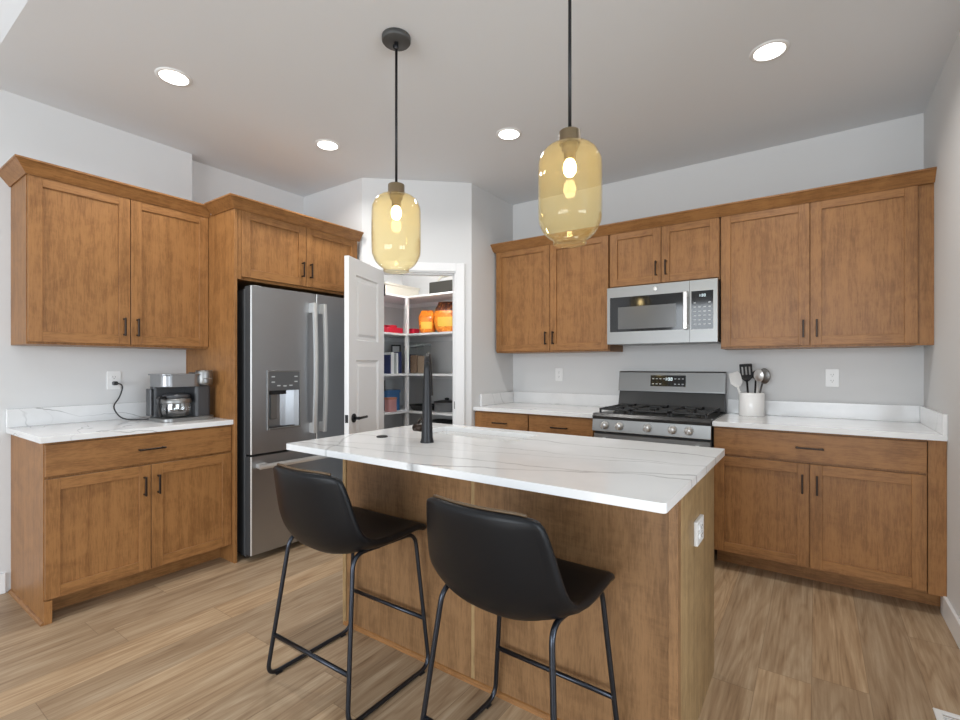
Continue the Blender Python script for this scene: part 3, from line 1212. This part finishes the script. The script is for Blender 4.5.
for q in ((xs + .002, px0, mz0, mz1), (px1, mx1, mz0, mz1), (px0, px1, mz0, pz0), (px0, px1, pz1, mz1)):
    box(b, q[0], q[1], mf, mf + .03, q[2], q[3])
box(b, px0, px1, mf + .001, mf + .02, pz0, pz1, 1)
mp = obj('control_panel', b, [M['steel'], M['blackglass']], t)
b = nb(); box(b, px0 + .012, px1 - .012, mf - .0004, mf + .002, pz1 - .045, pz1 - .018)
obj('display', b, M['blackglass'], mp)


# seven-segment style clock digits
def digits(b, s, x, y, z, w, h, fr=None):
    SEG = {'0': 'abcdef', '1': 'bc', '2': 'abged', '3': 'abgcd', '4': 'fgbc', '5': 'afgcd', '6': 'afgedc', '7': 'abc', '8': 'abcdefg', '9': 'abcdfg'}
    tk = w * .2
    for ch in s:
        if ch == ':':
            box(b, x, x + tk, y - .0006, y, z + h * .25, z + h * .25 + tk); box(b, x, x + tk, y - .0006, y, z + h * .65, z + h * .65 + tk)
            x += w * .5
            continue
        L = {'a': (0, w, h - tk, h), 'd': (0, w, 0, tk), 'g': (0, w, h / 2 - tk / 2, h / 2 + tk / 2), 'f': (0, tk, h / 2, h), 'b': (w - tk, w, h / 2, h),
             'e': (0, tk, 0, h / 2), 'c': (w - tk, w, 0, h / 2)}
        for k in SEG[ch]:
            q = L[k]
            box(b, x + q[0], x + q[1], y - .0006, y, z + q[2], z + q[3])
        x += w * 1.45


b = nb(); digits(b, '1:30', px0 + .045, mf - .0005, pz1 - .040, .010, .017); obj('clock_digits', b, M['digits'], mp)
for r in range(6):
    for c in range(4):
        if r in (0, 1) and c in (1, 2) and r == 0:
            continue
        b = nb()
        bx, bz = px0 + .022 + c * .0305, pz1 - .080 - r * .029
        box(b, bx - .007, bx + .007, mf - .0002, mf + .002, bz - .0035, bz + .0035)
        obj('button', b, M['icon'], mp)

# ------------------------------------------------------------------ range
t = thing('gas_range', 'stainless gas range with black grates and five front knobs', 'range', (2.774, -.33, 0))
rx0, rx1 = 2.392, 3.156
b = nb(); box(b, rx0 + .002, rx1 - .002, -.625, -.03, .09, .895, 0, .002)
for x in (rx0 + .05, rx1 - .05):
    for y in (-.58, -.1):
        lathe(b, [(.018, 0), (.018, .095)], (x, y, 0), 12)
obj('body', b, M['slate_side'], t)
b = nb()
prism(b, [(-.03, .895), (-.668, .885), (-.672, .905), (-.655, .924), (-.60, .926), (-.595, .918), (-.10, .918), (-.09, .93), (-.03, .93)], rx0, rx1, 0,
      mtx=Matrix(((0, 0, 1, 0), (1, 0, 0, 0), (0, 1, 0, 0), (0, 0, 0, 1))))
obj('cooktop', b, mat('dark_enamel', (.05, .05, .05), .3, .3), t)
b = nb()
prism(b, [(-.63, .800), (-.674, .800), (-.676, .803), (-.664, .884), (-.63, .884)], rx0, rx1, 0, mtx=Matrix(((0, 0, 1, 0), (1, 0, 0, 0), (0, 1, 0, 0), (0, 0, 0, 1)))); obj('control_panel', b, M['steel'], t)
for x in (2.483, 2.586, 2.774, 2.931, 3.030):
    b = nb()
    lathe(b, [(.027, 0), (.027, .006), (.022, .008), (.0205, .034), (.017, .037), (0, .037)], (x, -.672, .845), 24, axis='-y')
    box(b, x - .0045, x + .0045, -.718, -.70, .845 - .02, .845 + .02, 0, .002)
    obj('knob', b, M['steel_lt'], t)
b = nb()
box(b, rx0 + .004, rx1 - .004, -.655, -.626, .26, .785, 0, .004)
box(b, rx0 + .10, rx1 - .10, -.657, -.65, .36, .66, 1)
od = obj('oven_door', b, [M['steel'], M['blackglass']], t)
b = nb(); tube(b, [(rx0 + .05, -.705, .745), (rx1 - .05, -.705, .745)], .012, 12)
for x in (rx0 + .08, rx1 - .08):
    box(b, x - .012, x + .012, -.70, -.652, .735, .755, 0, .003)
obj('handle', b, M['steel_lt'], od)
b = nb(); box(b, rx0 + .004, rx1 - .004, -.655, -.626, .10, .25, 0, .004); obj('storage_drawer', b, M['steel'], t)
b = nb()
# backguard: raked black lower and a stainless upper fascia
ym = Matrix(((0, 0, 1, 0), (1, 0, 0, 0), (0, 1, 0, 0), (0, 0, 0, 1)))
prism(b, [(-.028, .93), (-.115, .93), (-.075, 1.058), (-.028, 1.058)], rx0 - .006, rx1 - .002, 0, mtx=ym)
obj('backguard_lower', b, mat('dark_grey_enamel', (.045, .046, .047), .35, .2), t)
b = nb()
prism(b, [(-.028, 1.058), (-.088, 1.058), (-.088, 1.066), (-.064, 1.205), (-.056, 1.214), (-.028, 1.214)], rx0 - .012, rx1, 0, mtx=ym)
bgd = obj('backguard', b, M['steel_dk'], t)
fm = frame((0, -.088, 1.066), (1, 0, 0), (0, -1, 0))
sl = (.024) / .139


def bgf(u, n, z):
    return Vector((u, -.088 + sl * (z - 1.066) - n, z))


b = nb(); box(b, 2.630, 2.888, -.004, .002, 1.100, 1.184, 0, 0, bgf); dp = obj('display', b, M['blackglass'], bgd)
b = nb()
for r in range(2):
    for c in range(9):
        if c in (3, 4, 5) and r == 0:
            continue
        u = 2.650 + c * .0272
        z = 1.118 + r * .040
        box(b, u - .007, u + .007, .002, .0026, z - .003, z + .003, 0, 0, bgf)
obj('key_print', b, M['icon'], bgd)
b = nb()
b2 = nb(); digits(b2, '1:30', 2.735, 0, 1.145, .013, .022)
for v in b2.verts:
    v.co = bgf(v.co.x, .0026 - v.co.y, v.co.z)
merge(b, b2)
obj('clock_digits', b, M['digits'], bgd)
# burners and grates
for x, y, r in ((2.53, -.50, .045), (2.53, -.22, .04), (3.02, -.50, .05), (3.02, -.22, .035), (2.774, -.36, .05)):
    b = nb()
    lathe(b, [(r, .918), (r, .928), (r * .75, .931), (r * .75, .939), (r * .6, .942), (0, .942)], (x, y, 0), 24)
    obj('burner', b, M['iron'], t)
for gx0, gx1 in ((rx0 + .03, 2.642), (2.652, 2.896), (2.906, rx1 - .03)):
    b = nb()
    z0, z1 = .945, .957
    hw = .006
    for x in (gx0, gx1 - 2 * hw):
        box(b, x, x + 2 * hw, -.62, -.12, z0, z1, 0, .002)
    for y in (-.62, -.37 - hw, -.132):
        box(b, gx0, gx1, y, y + 2 * hw, z0, z1, 0, .002)
    cx = (gx0 + gx1) / 2
    for y in (-.50, -.22):
        box(b, gx0, cx - .03, y - hw, y + hw, z0, z1 + .003, 0, .002)
        box(b, cx + .03, gx1, y - hw, y + hw, z0, z1 + .003, 0, .002)
        box(b, cx - hw, cx + hw, y - .115, y - .03, z0, z1 + .003, 0, .002)
        box(b, cx - hw, cx + hw, y + .03, y + .10, z0, z1 + .003, 0, .002)
    for x in (gx0 + hw, gx1 - hw):
        for y in (-.61, -.13):
            box(b, x - hw, x + hw, y - hw, y + hw, .918, z0 + .004)
    obj('grate', b, M['iron'], t)

# ------------------------------------------------------------------ utensil crock and utensils
CX, CY = 3.325, -.135
b = nb()
lathe(b, [(.074, 0), (.078, .006), (.078, .158), (.075, .160), (.072, .158), (.072, .012), (0, .012)], (CX, CY, CH), 40, cap0=True)
single('utensil_crock', b, M['white_ceramic'], 'white ceramic crock of kitchen utensils beside the range', 'crock', (CX, CY, CH))


def lean(dx, dy, base=(0, 0)):
    """matrix that stands a utensil (local +z up its shaft) in the crock"""
    z = Vector((dx, dy, 1)).normalized()
    x = Vector((.82, .57, 0))
    y = z.cross(x).normalized()
    x = y.cross(z)
    m = Matrix((x, y, z)).transposed().to_4x4()
    return Matrix.Translation((CX + base[0], CY + base[1], CH + .0135)) @ m


def utensil(name, label, cat, mtx, builder):
    t = thing(name, label, cat, tuple(mtx.translation))
    for nm, b, m in builder():
        bmesh.ops.transform(b, matrix=mtx, verts=b.verts)
        obj(nm, b, m, t)


def spat():
    b = nb(); tube(b, [(0, 0, .0), (0, 0, .20)], .006, 10); yield 'shaft', b, M['silicone']
    b = nb(); prism(b, [(-.012, .19), (.012, .19), (.032, .215), (.034, .275), (.024, .297), (-.03, .292), (-.034, .22)], -.004, .004, 0, .002,
                    mtx=Matrix(((1, 0, 0, 0), (0, 0, -1, 0), (0, 1, 0, 0), (0, 0, 0, 1)))); yield 'blade', b, M['silicone']


def turner():
    b = nb(); tube(b, [(0, 0, 0), (0, 0, .235)], .006, 10); yield 'shaft', b, M['blackplastic']
    b = nb()
    sw = Matrix(((1, 0, 0, 0), (0, 0, -1, 0), (0, 1, 0, 0), (0, 0, 0, 1)))
    for k in range(4):
        x = -.034 + k * .0195
        prism(b, rrect(x, x + .0105, .245, .338, .004, 2), -.0025, .0025, mtx=sw)
    prism(b, rrect(-.034, .035, .325, .345, .006, 3), -.0025, .0025, mtx=sw)
    prism(b, [(-.01, .222), (.01, .222), (.035, .25), (.035, .268), (-.034, .268), (-.034, .25)], -.0025, .0025, mtx=sw)
    yield 'blade', b, M['blackplastic']


def spoon(m, r=.033, hollow=True):
    def f():
        b = nb(); tube(b, [(0, 0, 0), (0, 0, .235)], .006, 10); yield 'shaft', b, m
        b = nb()
        b2 = nb()
        lathe(b2, [(0, -.018), (r * .6, -.012), (r * .95, -.002), (r, .004), (r * .9, .001), (r * .5, -.008), (0, -.013)], seg=24)
        mm = Matrix.Translation((0, 0, .265)) @ Matrix.Rotation(R(78), 4, 'X') @ Matrix.Diagonal((1, 1.3, 1, 1))
        merge(b, b2, 0, None, mm); yield 'bowl', b, m
    return f


utensil('spatula', 'white silicone spatula leaning left in the crock', 'spatula', lean(-.27, -.03, (-.03, -.022)) @ Matrix.Diagonal((1.25, 1, 1, 1)), spat)
utensil('slotted_turner', 'black slotted turner standing in the crock', 'turner', lean(-.085, .05, (-.012, .018)) @ Matrix.Rotation(R(-18), 4, 'Z') @ Matrix.Diagonal((1.15, 1, 1, 1)), turner)
utensil('cooking_spoon', 'black cooking spoon behind the slotted turner in the crock', 'spoon', lean(.03, .08, (.012, .042)), spoon(M['blackplastic'], .026))
utensil('ladle', 'steel ladle in the crock, nearest the black turner', 'ladle', lean(.09, -.02, (.02, -.015)), spoon(M['steel_lt'], .034))
utensil('serving_spoon', 'grey metal serving spoon leaning right in the crock', 'spoon', lean(.20, .08, (.02, .01)), spoon(M['steel'], .042))

# ------------------------------------------------------------------ pantry shelving
t = thing('pantry_shelving', 'white corner shelving inside the open pantry', 'shelving', (.2, -.3, 0))
PX, PY = .332, -.390
SH = (.425, .808, 1.180, 1.580, 1.955)
for z in SH:
    b = nb()
    prism(b, [(-.104, -.001), (1.22, -.001), (1.22, PY), (PX, PY), (PX, -1.155), (-.104, -1.155)], z - .019, z, 0, .0015)
    prism(b, [(-.104, -.001), (-.104, -.02), (1.22, -.02), (1.22, -.001)], z - .06, z - .0195)
    prism(b, [(-.104, -.021), (-.085, -.021), (-.085, -1.155), (-.104, -1.155)], z - .06, z - .0195)
    obj('shelf', b, M['shelf'], t)
b = nb(); box(b, PX - .032, PX - .001, PY + .001, PY + .032, 0, SH[-1] - .0195, 0, .001); obj('upright', b, M['shelf'], t)

t = thing('pantry_fill_light', 'added unseen fill light above the door inside the pantry', 'fill light', FD(.455, -.13, 2.26))  # added fill lamp, hidden above the door header, to brighten the shelves
b = nb(); box(b, .28, .63, -.15, -.1105, 2.20, 2.34, 0, .004, FD); obj('housing', b, M['white_plastic'], t)
b = nb(); box(b, .29, .62, -.175, -.1502, 2.21, 2.33, 0, .006, FD); obj('fill_panel', b, emit('pantry_fill_emitter', (1, .98, .96), 58), t)

e = .0012
S2, S3, S4, S1_, S5 = SH[1] + e, SH[2] + e, SH[3] + e, SH[0] + e, SH[4] + e


def bag(name, label, x, y, z, w, d, h, mats, rot=0, puff=.25):
    b = nb()
    n, m = 10, 12
    b2 = nb()
    rings = []
    for j in range(n + 1):
        s = j / n
        k = (1 - (2 * s - 1) ** 4 * .35) if s < .75 else (1 - (s - .75) * 1.1)
        dk = (1 - abs(2 * s - .8) ** 3 * .6) if s < .9 else .35
        dk = max(dk, .18)
        rings.append([])
        for i in range(m * 2):
            a = tau * i / (m * 2)
            ca, sa = cos(a), sin(a)
            r = (abs(ca) ** 4 + abs(sa) ** 4) ** -.25
            wob = 1 + .05 * sin(3 * a + 7 * s + x * 9)
            rings[-1].append(b2.verts.new((w / 2 * k * r * ca * wob, d / 2 * dk * r * sa, h * s)))
    for A, B in zip(rings, rings[1:]):
        for i in range(len(A)):
            q = (i + 1) % len(A)
            f = b2.faces.new((A[i], A[q], B[q], B[i]))
            f.smooth = True
            zc = (A[i].co.z + B[i].co.z) / 2 / h
            f.material_index = 1 if (len(mats) > 1 and zc > .68) else 0
            if len(mats) > 2 and .22 < zc < .55 and A[i].co.y < 0 and abs(A[i].co.x) < w * .33:
                f.material_index = 2
    b2.faces.new(rings[0]); b2.faces.new(rings[-1])
    merge(b, b2, None, None, Matrix.Translation((x, y, z)) @ Matrix.Rotation(rot, 4, 'Z'))
    return single(name, b, mats, label, 'bag', (x, y, z))


bag('snack_bag', 'plump orange snack bag on the pantry shelf, left of the larger orange bag', .462, -.23, S4, .165, .14, .235, [M['orange'], M['orange'], M['yellow']], R(25))
bag('snack_bag', 'large orange and brown bag on the pantry shelf, beside the plump orange one', .688, -.20, S4, .235, .16, .31, [M['orange'], M['brownbag'], M['yellow']], R(20))
# red things on the left shelf
b = nb()
prism(b, rrect(.02, .27, -.60, -.36, .04), S4, S4 + .055, 0, .008)
prism(b, rrect(.05, .22, -.52, -.40, .03), S4 + .055, S4 + .085, 0, .008)
single('storage_tub', b, M['red'], 'red plastic tub on the pantry shelf left of the shelving upright', 'tub', (.14, -.48, S4))
b = nb(); prism(b, rrect(.20, .31, -.27, -.17, .02), S4, S4 + .06, 0, .008)
single('small_tub', b, M['red'], 'small red tub on the pantry shelf right of the shelving upright', 'tub', (.255, -.22, S4))
# top shelf
t = thing('storage_box', 'flat cream linen box on the top pantry shelf', 'box', (.13, -.42, S5))
b = nb(); prism(b, rrect(-.02, .31, -.66, -.18, .02), S5, S5 + .085, 0, .006); obj('body', b, M['linen'], t)
b = nb(); prism(b, rrect(-.03, .32, -.67, -.17, .02), S5 + .0855, S5 + .105, 0, .004); obj('lid', b, M['linen'], t)
t = thing('basket', 'dark handled basket at the right end of the top pantry shelf', 'basket', (.70, -.2, S5))
b = nb()
prism(b, [(.56, -.32), (.86, -.32), (.88, -.06), (.54, -.06)], S5, S5 + .125, 0, .012); obj('body', b, mat('woven_dark', (.03, .028, .022), .7), t)
b = nb(); tube(b, fillet([(.565, -.20, S5 + .12), (.60, -.20, S5 + .19), (.85, -.2, S5 + .205), (.865, -.2, S5 + .12)], .05), .010, 10); obj('handle', b, M['linen'], t)
# books on the third shelf, left arm
y = -.585
bk = [('navy', .022, .185, 'slim navy book at the far left of the pantry book row'), ('bookwhite', .040, .21, 'thick white book beside the slim navy one in the pantry'),
      ('bookgrey', .030, .20, 'grey green book right of the thick white pantry book'), ('bookwhite', .022, .205, 'slim white book between grey and tall navy pantry books'),
      ('navy', .045, .215, 'thick navy book next to the shelving upright')]
for m_, th, hh, lb in bk:
    b = nb()
    box(b, .10, .28, y, y + .004, S3, S3 + hh, 0, .001); box(b, .10, .28, y + th - .004, y + th, S3, S3 + hh, 0, .001)
    box(b, .276, .282, y, y + th, S3, S3 + hh, 0, .001)
    box(b, .105, .275, y + .004, y + th - .004, S3 + .004, S3 + hh - .004, 1)
    single('book', b, [M[m_], M['bookwhite']], lb, 'book', (.19, y + th / 2, S3), 'books on the pantry shelf')
    y += th + .003
b = nb()
b2 = nb()
for q in ((-.05, -.036, 0, .30), (.036, .05, 0, .30), (-.036, .036, 0, .016), (-.036, .036, .284, .30)):
    box(b2, q[0], q[1], -.008, .008, q[2], q[3])
box(b2, -.036, .036, -.002, .006, .016, .284, 1)
merge(b, b2, None, None, Matrix.Translation((.055, -.265, S3)) @ Matrix.Rotation(R(40), 4, 'Z'))
single('picture_frame', b, [M['blackplastic'], M['bookwhite']], 'small black frame behind the pantry books', 'frame', (.055, -.265, S3))
# clear canisters
for k, (x, wd, hh, lb) in enumerate(((.265, .075, .26, 'clear canister of dark cereal nearest the shelving upright'), (.355, .09, .27, 'middle clear canister of brown cereal in the pantry'),
                                     (.455, .09, .28, 'clear canister of pale cereal right of the two darker ones'))):
    t = thing('canister', lb, 'canister', (x, -.27, S3), 0, 'clear canisters on the pantry shelf')
    b = nb(); prism(b, rrect(x - wd / 2, x + wd / 2, -.33, -.21, .012), S3, S3 + hh, 0, 0); obj('jar', b, M['clear'], t)
    b = nb(); prism(b, rrect(x - wd / 2 + .003, x + wd / 2 - .003, -.327, -.213, .011), S3 + .003, S3 + hh * (.74 - .06 * k), 0, 0)
    obj('contents', b, [M['navy'], M['cereal'], mat('pale_cereal', (.30, .21, .14), .8)][k], t)
    b = nb(); prism(b, rrect(x - wd / 2 - .002, x + wd / 2 + .002, -.332, -.208, .012), S3 + hh + .0005, S3 + hh + .02, 0, .003); obj('lid', b, M['bookgrey'], t)
# black rack on the right
b = nb()
for z in (.06, .14, .22, .29):
    tube(b, [(.90, -.10, S3 + z), (.80, -.17, S3 + z + .03)], .008, 8)
tube(b, [(.90, -.10, S3), (.90, -.10, S3 + .33)], .009, 8)
lathe(b, [(.05, 0), (.05, .006), (0, .006)], (.90, -.10, S3), 16)
single('mug_rack', b, M['blackplastic'], 'black peg rack at the right edge of the pantry opening', 'rack', (.90, -.10, S3))
# fourth shelf
t = thing('storage_tin', 'blue tin on the pantry shelf behind the pink tub', 'tin', (.13, -.45, S2))
b = nb(); prism(b, rrect(.04, .22, -.54, -.36, .03), S2, S2 + .175, 0, .004); obj('body', b, M['blue'], t)
b = nb(); prism(b, rrect(.034, .226, -.546, -.354, .03), S2 + .1755, S2 + .205, 0, .004); obj('lid', b, M['blue'], t)
t = thing('small_canister', 'dusty pink tub on the pantry shelf in front of the blue tin', 'tub', (.275, -.54, S2))
b = nb(); prism(b, rrect(.23, .31, -.61, -.50, .02), S2, S2 + .12, 0, .004); obj('body', b, M['pink'], t)
b = nb(); prism(b, rrect(.227, .313, -.613, -.497, .02), S2 + .1205, S2 + .138, 0, .004); obj('lid', b, mat('clay_lid', (.5, .2, .12), .5), t)
t = thing('frying_pan', 'black frying pan on the pantry shelf behind the faucet', 'pan', (.42, -.24, S2))
b = nb(); lathe(b, [(.11, 0), (.125, .01), (.145, .055), (.148, .055), (.14, .05), (.12, .014), (0, .012)], (.42, -.235, S2), 36); obj('body', b, M['iron'], t)
b = nb(); tube(b, [(.50, -.33, S2 + .052), (.52, -.35, S2 + .058), (.58, -.385, S2 + .06)], .009, 8); obj('handle', b, M['iron'], t)
t = thing('cooking_pot', 'dark grey pot with lid on the pantry shelf, right of the frying pan', 'pot', (.70, -.21, S2))
b = nb(); lathe(b, [(.115, 0), (.125, .01), (.13, .085), (.134, .09), (.126, .09), (.12, .02), (0, .016)], (.70, -.21, S2), 36); obj('body', b, M['greyplastic'], t)
b = nb(); lathe(b, [(.132, .0905), (.13, .097), (.06, .11), (0, .112)], (.70, -.21, S2), 36)
lathe(b, [(.02, .110), (.024, .13), (0, .135)], (.70, -.21, S2), 16); obj('lid', b, M['blackplastic'], t)
t = thing('roasting_pan', 'black roasting pan on the low pantry shelf', 'pan', (.68, -.23, S1_))
b = nb(); prism(b, rrect(.50, .88, -.36, -.08, .04), S1_, S1_ + .26, 0, .01); obj('body', b, M['greyplastic'], t)
b = nb(); prism(b, rrect(.49, .89, -.37, -.07, .045), S1_ + .2605, S1_ + .285, 0, .006); obj('lid', b, M['iron'], t)

# ------------------------------------------------------------------ bar stools


def stool(label, loc, rot):
    t = thing('bar_stool', label, 'stool', loc, rot, 'bar stools at the island')
    # shell: profile from front lip, along the seat, up the back
    prof = [(.222, .562), (.216, .579), (.18, .588), (.10, .578), (.0, .562), (-.09, .549), (-.155, .555), (-.200, .598), (-.224, .675), (-.242, .765), (-.254, .838), (-.259, .878)]
    wid = [.214, .224, .230, .238, .246, .249, .246, .238, .228, .215, .201, .186]
    lift = [.0, .0, .006, .018, .036, .060, .082, .075, .05, .030, .014, .0]   # side curl
    wrapf = [0, 0, 0, 0, .0, .005, .02, .045, .055, .055, .050, .044]
    n = 14
    b = nb()
    rows = []
    for (y, z), hw, lf, wf in zip(prof, wid, lift, wrapf):
        row = []
        for k in range(n + 1):
            s = -1 + 2 * k / n
            a = abs(s) ** 2.4
            row.append(b.verts.new((s * hw, y + wf * a, z + lf * a - (0.016 * abs(s) ** 6 if (y, z) == prof[-1] else 0))))
        rows.append(row)
    for A, B in zip(rows, rows[1:]):
        for k in range(n):
            f = b.faces.new((A[k], A[k + 1], B[k + 1], B[k]))
            f.smooth = True
    bmesh.ops.recalc_face_normals(b, faces=b.faces)
    rim = [tuple(v.co) for v in rows[0]] + [tuple(r[-1].co) for r in rows[1:-1]] + [tuple(v.co) for v in reversed(rows[-1])] + [tuple(r[0].co) for r in reversed(rows[1:-1])]
    # thickness
    seat = obj('seat_shell', b, M['leather'], t, local=True)
    md = seat.modifiers.new('thickness', 'SOLIDIFY')
    md.thickness = .029
    md.offset = 0
    sd = seat.modifiers.new('soft', 'SUBSURF')
    sd.levels = sd.render_levels = 1
    top = [Vector(v) + Vector((0, .004, .001)) for v in rim[n + 1 + len(rows) - 2: n + 1 + len(rows) - 2 + n + 1]]
    b = nb(); tube(b, top[1:-1], .0045, 8)
    obj('piping', b, M['piping'], t, local=True)
    # sled frame, one closed loop per side
    for s in (-1, 1):
        xt, xb = s * .190, s * .243
        yf, yb = .207, -.220
        loop = [(xt, .178, .560), (xt, -.15, .572), (xb, yb, .0105), (xb, yf, .0105)]
        b = nb(); tube(b, fillet(loop,   .055, 8, closed=True), .0085, 12, closed=True)
        obj('leg_frame', b, M['tube'], t, local=True)
        b = nb()
        for yy in (yb + .05, yf - .05):
            box(b, xb - .011, xb + .011, yy - .014, yy + .014, 0, .006, 0, .001)
        obj('glide', b, M['blackplastic'], t, local=True)

    def at(side, z, front):
        k = (z - .0115) / (.54 - .0115)
        x = side * (.243 + (.190 - .243) * k)
        y = (.207 + (.178 - .207) * k) if front else (-.220 + (-.15 + .220) * k)
        return x, y
    for front, z in ((True, .205), (False, .175)):
        x, y = at(1, z, front)
        b = nb(); tube(b, [(-x, y, z), (x, y, z)], .0085, 10)
        obj('crossbar', b, M['tube'], t, local=True)
    for y, z in ((-.02, .545), (.12, .556)):
        b = nb(); tube(b, fillet([(-.190, y, .563), (-.13, y, z - .008), (.13, y, z - .008), (.190, y, .563)], .02), .006, 8)
        obj('seat_bracket', b, M['tube'], t, local=True)
    return t


stool('black leather bar stool nearer the refrigerator, left of the two', (2.122, -2.598, 0), R(0.3))
stool('black leather bar stool nearer the island corner, right of the two', (2.928, -2.604, 0), R(-2.0))

# ------------------------------------------------------------------ pendants


def pendant(label, x, y):
    t = thing('pendant_light', label, 'pendant light', (x, y, 1.69))
    b = nb(); lathe(b, [(.066, H), (.066, H - .020), (.062, H - .025), (.0, H - .025)], (x, y, 0), 32)
    can = obj('canopy', b, M['canopy'], t)
    b = nb(); lathe(b, [(.010, H - .025), (.010, H - .055), (.006, H - .058)], (x, y, 0), 12)
    box(b, x - .016, x - .004, y - .006, y + .006, H - .05, H - .028, 0, .002)
    obj('strain_relief', b, M['black'], can)
    b = nb(); tube(b, [(x, y, H - .05), (x, y, 2.096)], .006, 10); obj('stem', b, M['black'], t)
    b = nb(); lathe(b, [(0, 2.098), (.036, 2.098), (.038, 2.096), (.038, 2.053), (.0, 2.053)], (x, y, 0), 32, smooth=False); obj('cap', b, M['clamp'], t)
    b = nb(); lathe(b, [(.031, 2.0525), (.029, 2.030), (.021, 2.026), (.021, 1.997), (0, 1.997)], (x, y, 0), 24); obj('socket', b, M['clamp'], t)
    b = nb()
    lathe(b, [(0, 1.9965), (.013, 1.996), (.020, 1.985), (.0235, 1.968), (.021, 1.950), (.012, 1.938), (0, 1.935)], (x, y, 0), 24)
    obj('bulb', b, M['bulb'], t)
    outer = [(.036, 2.0525), (.064, 2.046), (.090, 2.030), (.106, 2.003), (.1125, 1.968), (.1125, 1.80), (.106, 1.762), (.090, 1.732), (.070, 1.714),
             (.061, 1.709), (.059, 1.704), (.059, 1.694)]
    # smooth the section
    P = [Vector((r, z, 0)) for r, z in outer]
    sm = []
    for i in range(len(P) - 1):
        p0, p1, p2, p3 = P[max(i - 1, 0)], P[i], P[i + 1], P[min(i + 2, len(P) - 1)]
        for k in range(4):
            s = k / 4
            q = .5 * ((2 * p1) + (p2 - p0) * s + (2 * p0 - 5 * p1 + 4 * p2 - p3) * s * s + (3 * p1 - p0 - 3 * p2 + p3) * s ** 3)
            sm.append((q.x, q.y))
    sm.append(outer[-1])
    inner = [(r - .003, z - (.0005 if i < 4 else 0)) for i, (r, z) in enumerate(sm)][::-1]
    b = nb(); lathe(b, sm + inner, (x, y, 0), 56, cap0=False, cap1=False)
    obj('glass_shade', b, M['amber'], t)
    return t


pendant('amber glass pendant nearer the pantry, its round black canopy in view', 2.088, -2.303)
pendant('amber glass pendant nearer the microwave, hanging over the island', 2.960, -2.309)

# ------------------------------------------------------------------ recessed lights
def downlight(x, y, z, power=7.0, r=.06):
    l = bpy.data.lights.new('lamp', 'AREA')
    l.shape, l.size, l.energy, l.color = 'DISK', r * 2, power, (1, .98, .95)
    l.spread = R(150)
    o = bpy.data.objects.new('lamp', l)
    o.location = (x, y, z)
    COL.objects.link(o)


for x, y, lb in ((.906, -2.756, 'round recessed light above the left wall cabinets'), (.922, -1.795, 'round recessed light in front of the refrigerator cabinet'),
                 (2.032, -1.211, 'round recessed light between the two pendants'), (3.501, -1.197, 'round recessed light nearest the right wall')):
    t = thing('recessed_light', lb, 'ceiling light', (x, y, H - .004))
    b = nb(); lathe(b, [(.085, H), (.084, H - .003), (.070, H - .006), (.066, H - .004), (.066, H)], (x, y, 0), 40, cap0=False, cap1=False)
    obj('trim_ring', b, M['white_plastic'], t)
    b = nb(); lathe(b, [(.066, H - .0005), (.066, H - .0042), (0, H - .0045)], (x, y, 0), 36, cap0=False); obj('lens', b, M['lens'], t)
    downlight(x, y, H - .012)

# ------------------------------------------------------------------ small fittings
b = nb(); lathe(b, [(.036, 0), (.036, .0012), (0, .0012)], (0.0, -2.628, 2.567), 28, axis='x', smooth=False)
single('cover_cap', b, M['wall'], 'small round painted cap on the wall above the left cabinets', 'cover cap', (0, -2.628, 2.567))
t = thing('floor_register', 'white floor vent register by the right wall', 'vent', (4.10, -1.66, 0))
b = nb()
x0, x1, y0, y1 = 4.035, 4.165, -1.83, -1.515
for q in ((x0, x0 + .022, y0, y1), (x1 - .022, x1, y0, y1), (x0 + .022, x1 - .022, y0, y0 + .022), (x0 + .022, x1 - .022, y1 - .022, y1)):
    box(b, *q, 0, .006, 0, .001)
obj('frame', b, M['white_plastic'], t)
b = nb()
k = y0 + .03
while k < y1 - .03:
    box(b, x0 + .022, x1 - .022, k, k + .006, .001, .0045)
    k += .013
obj('grille', b, M['white_plastic'], t)
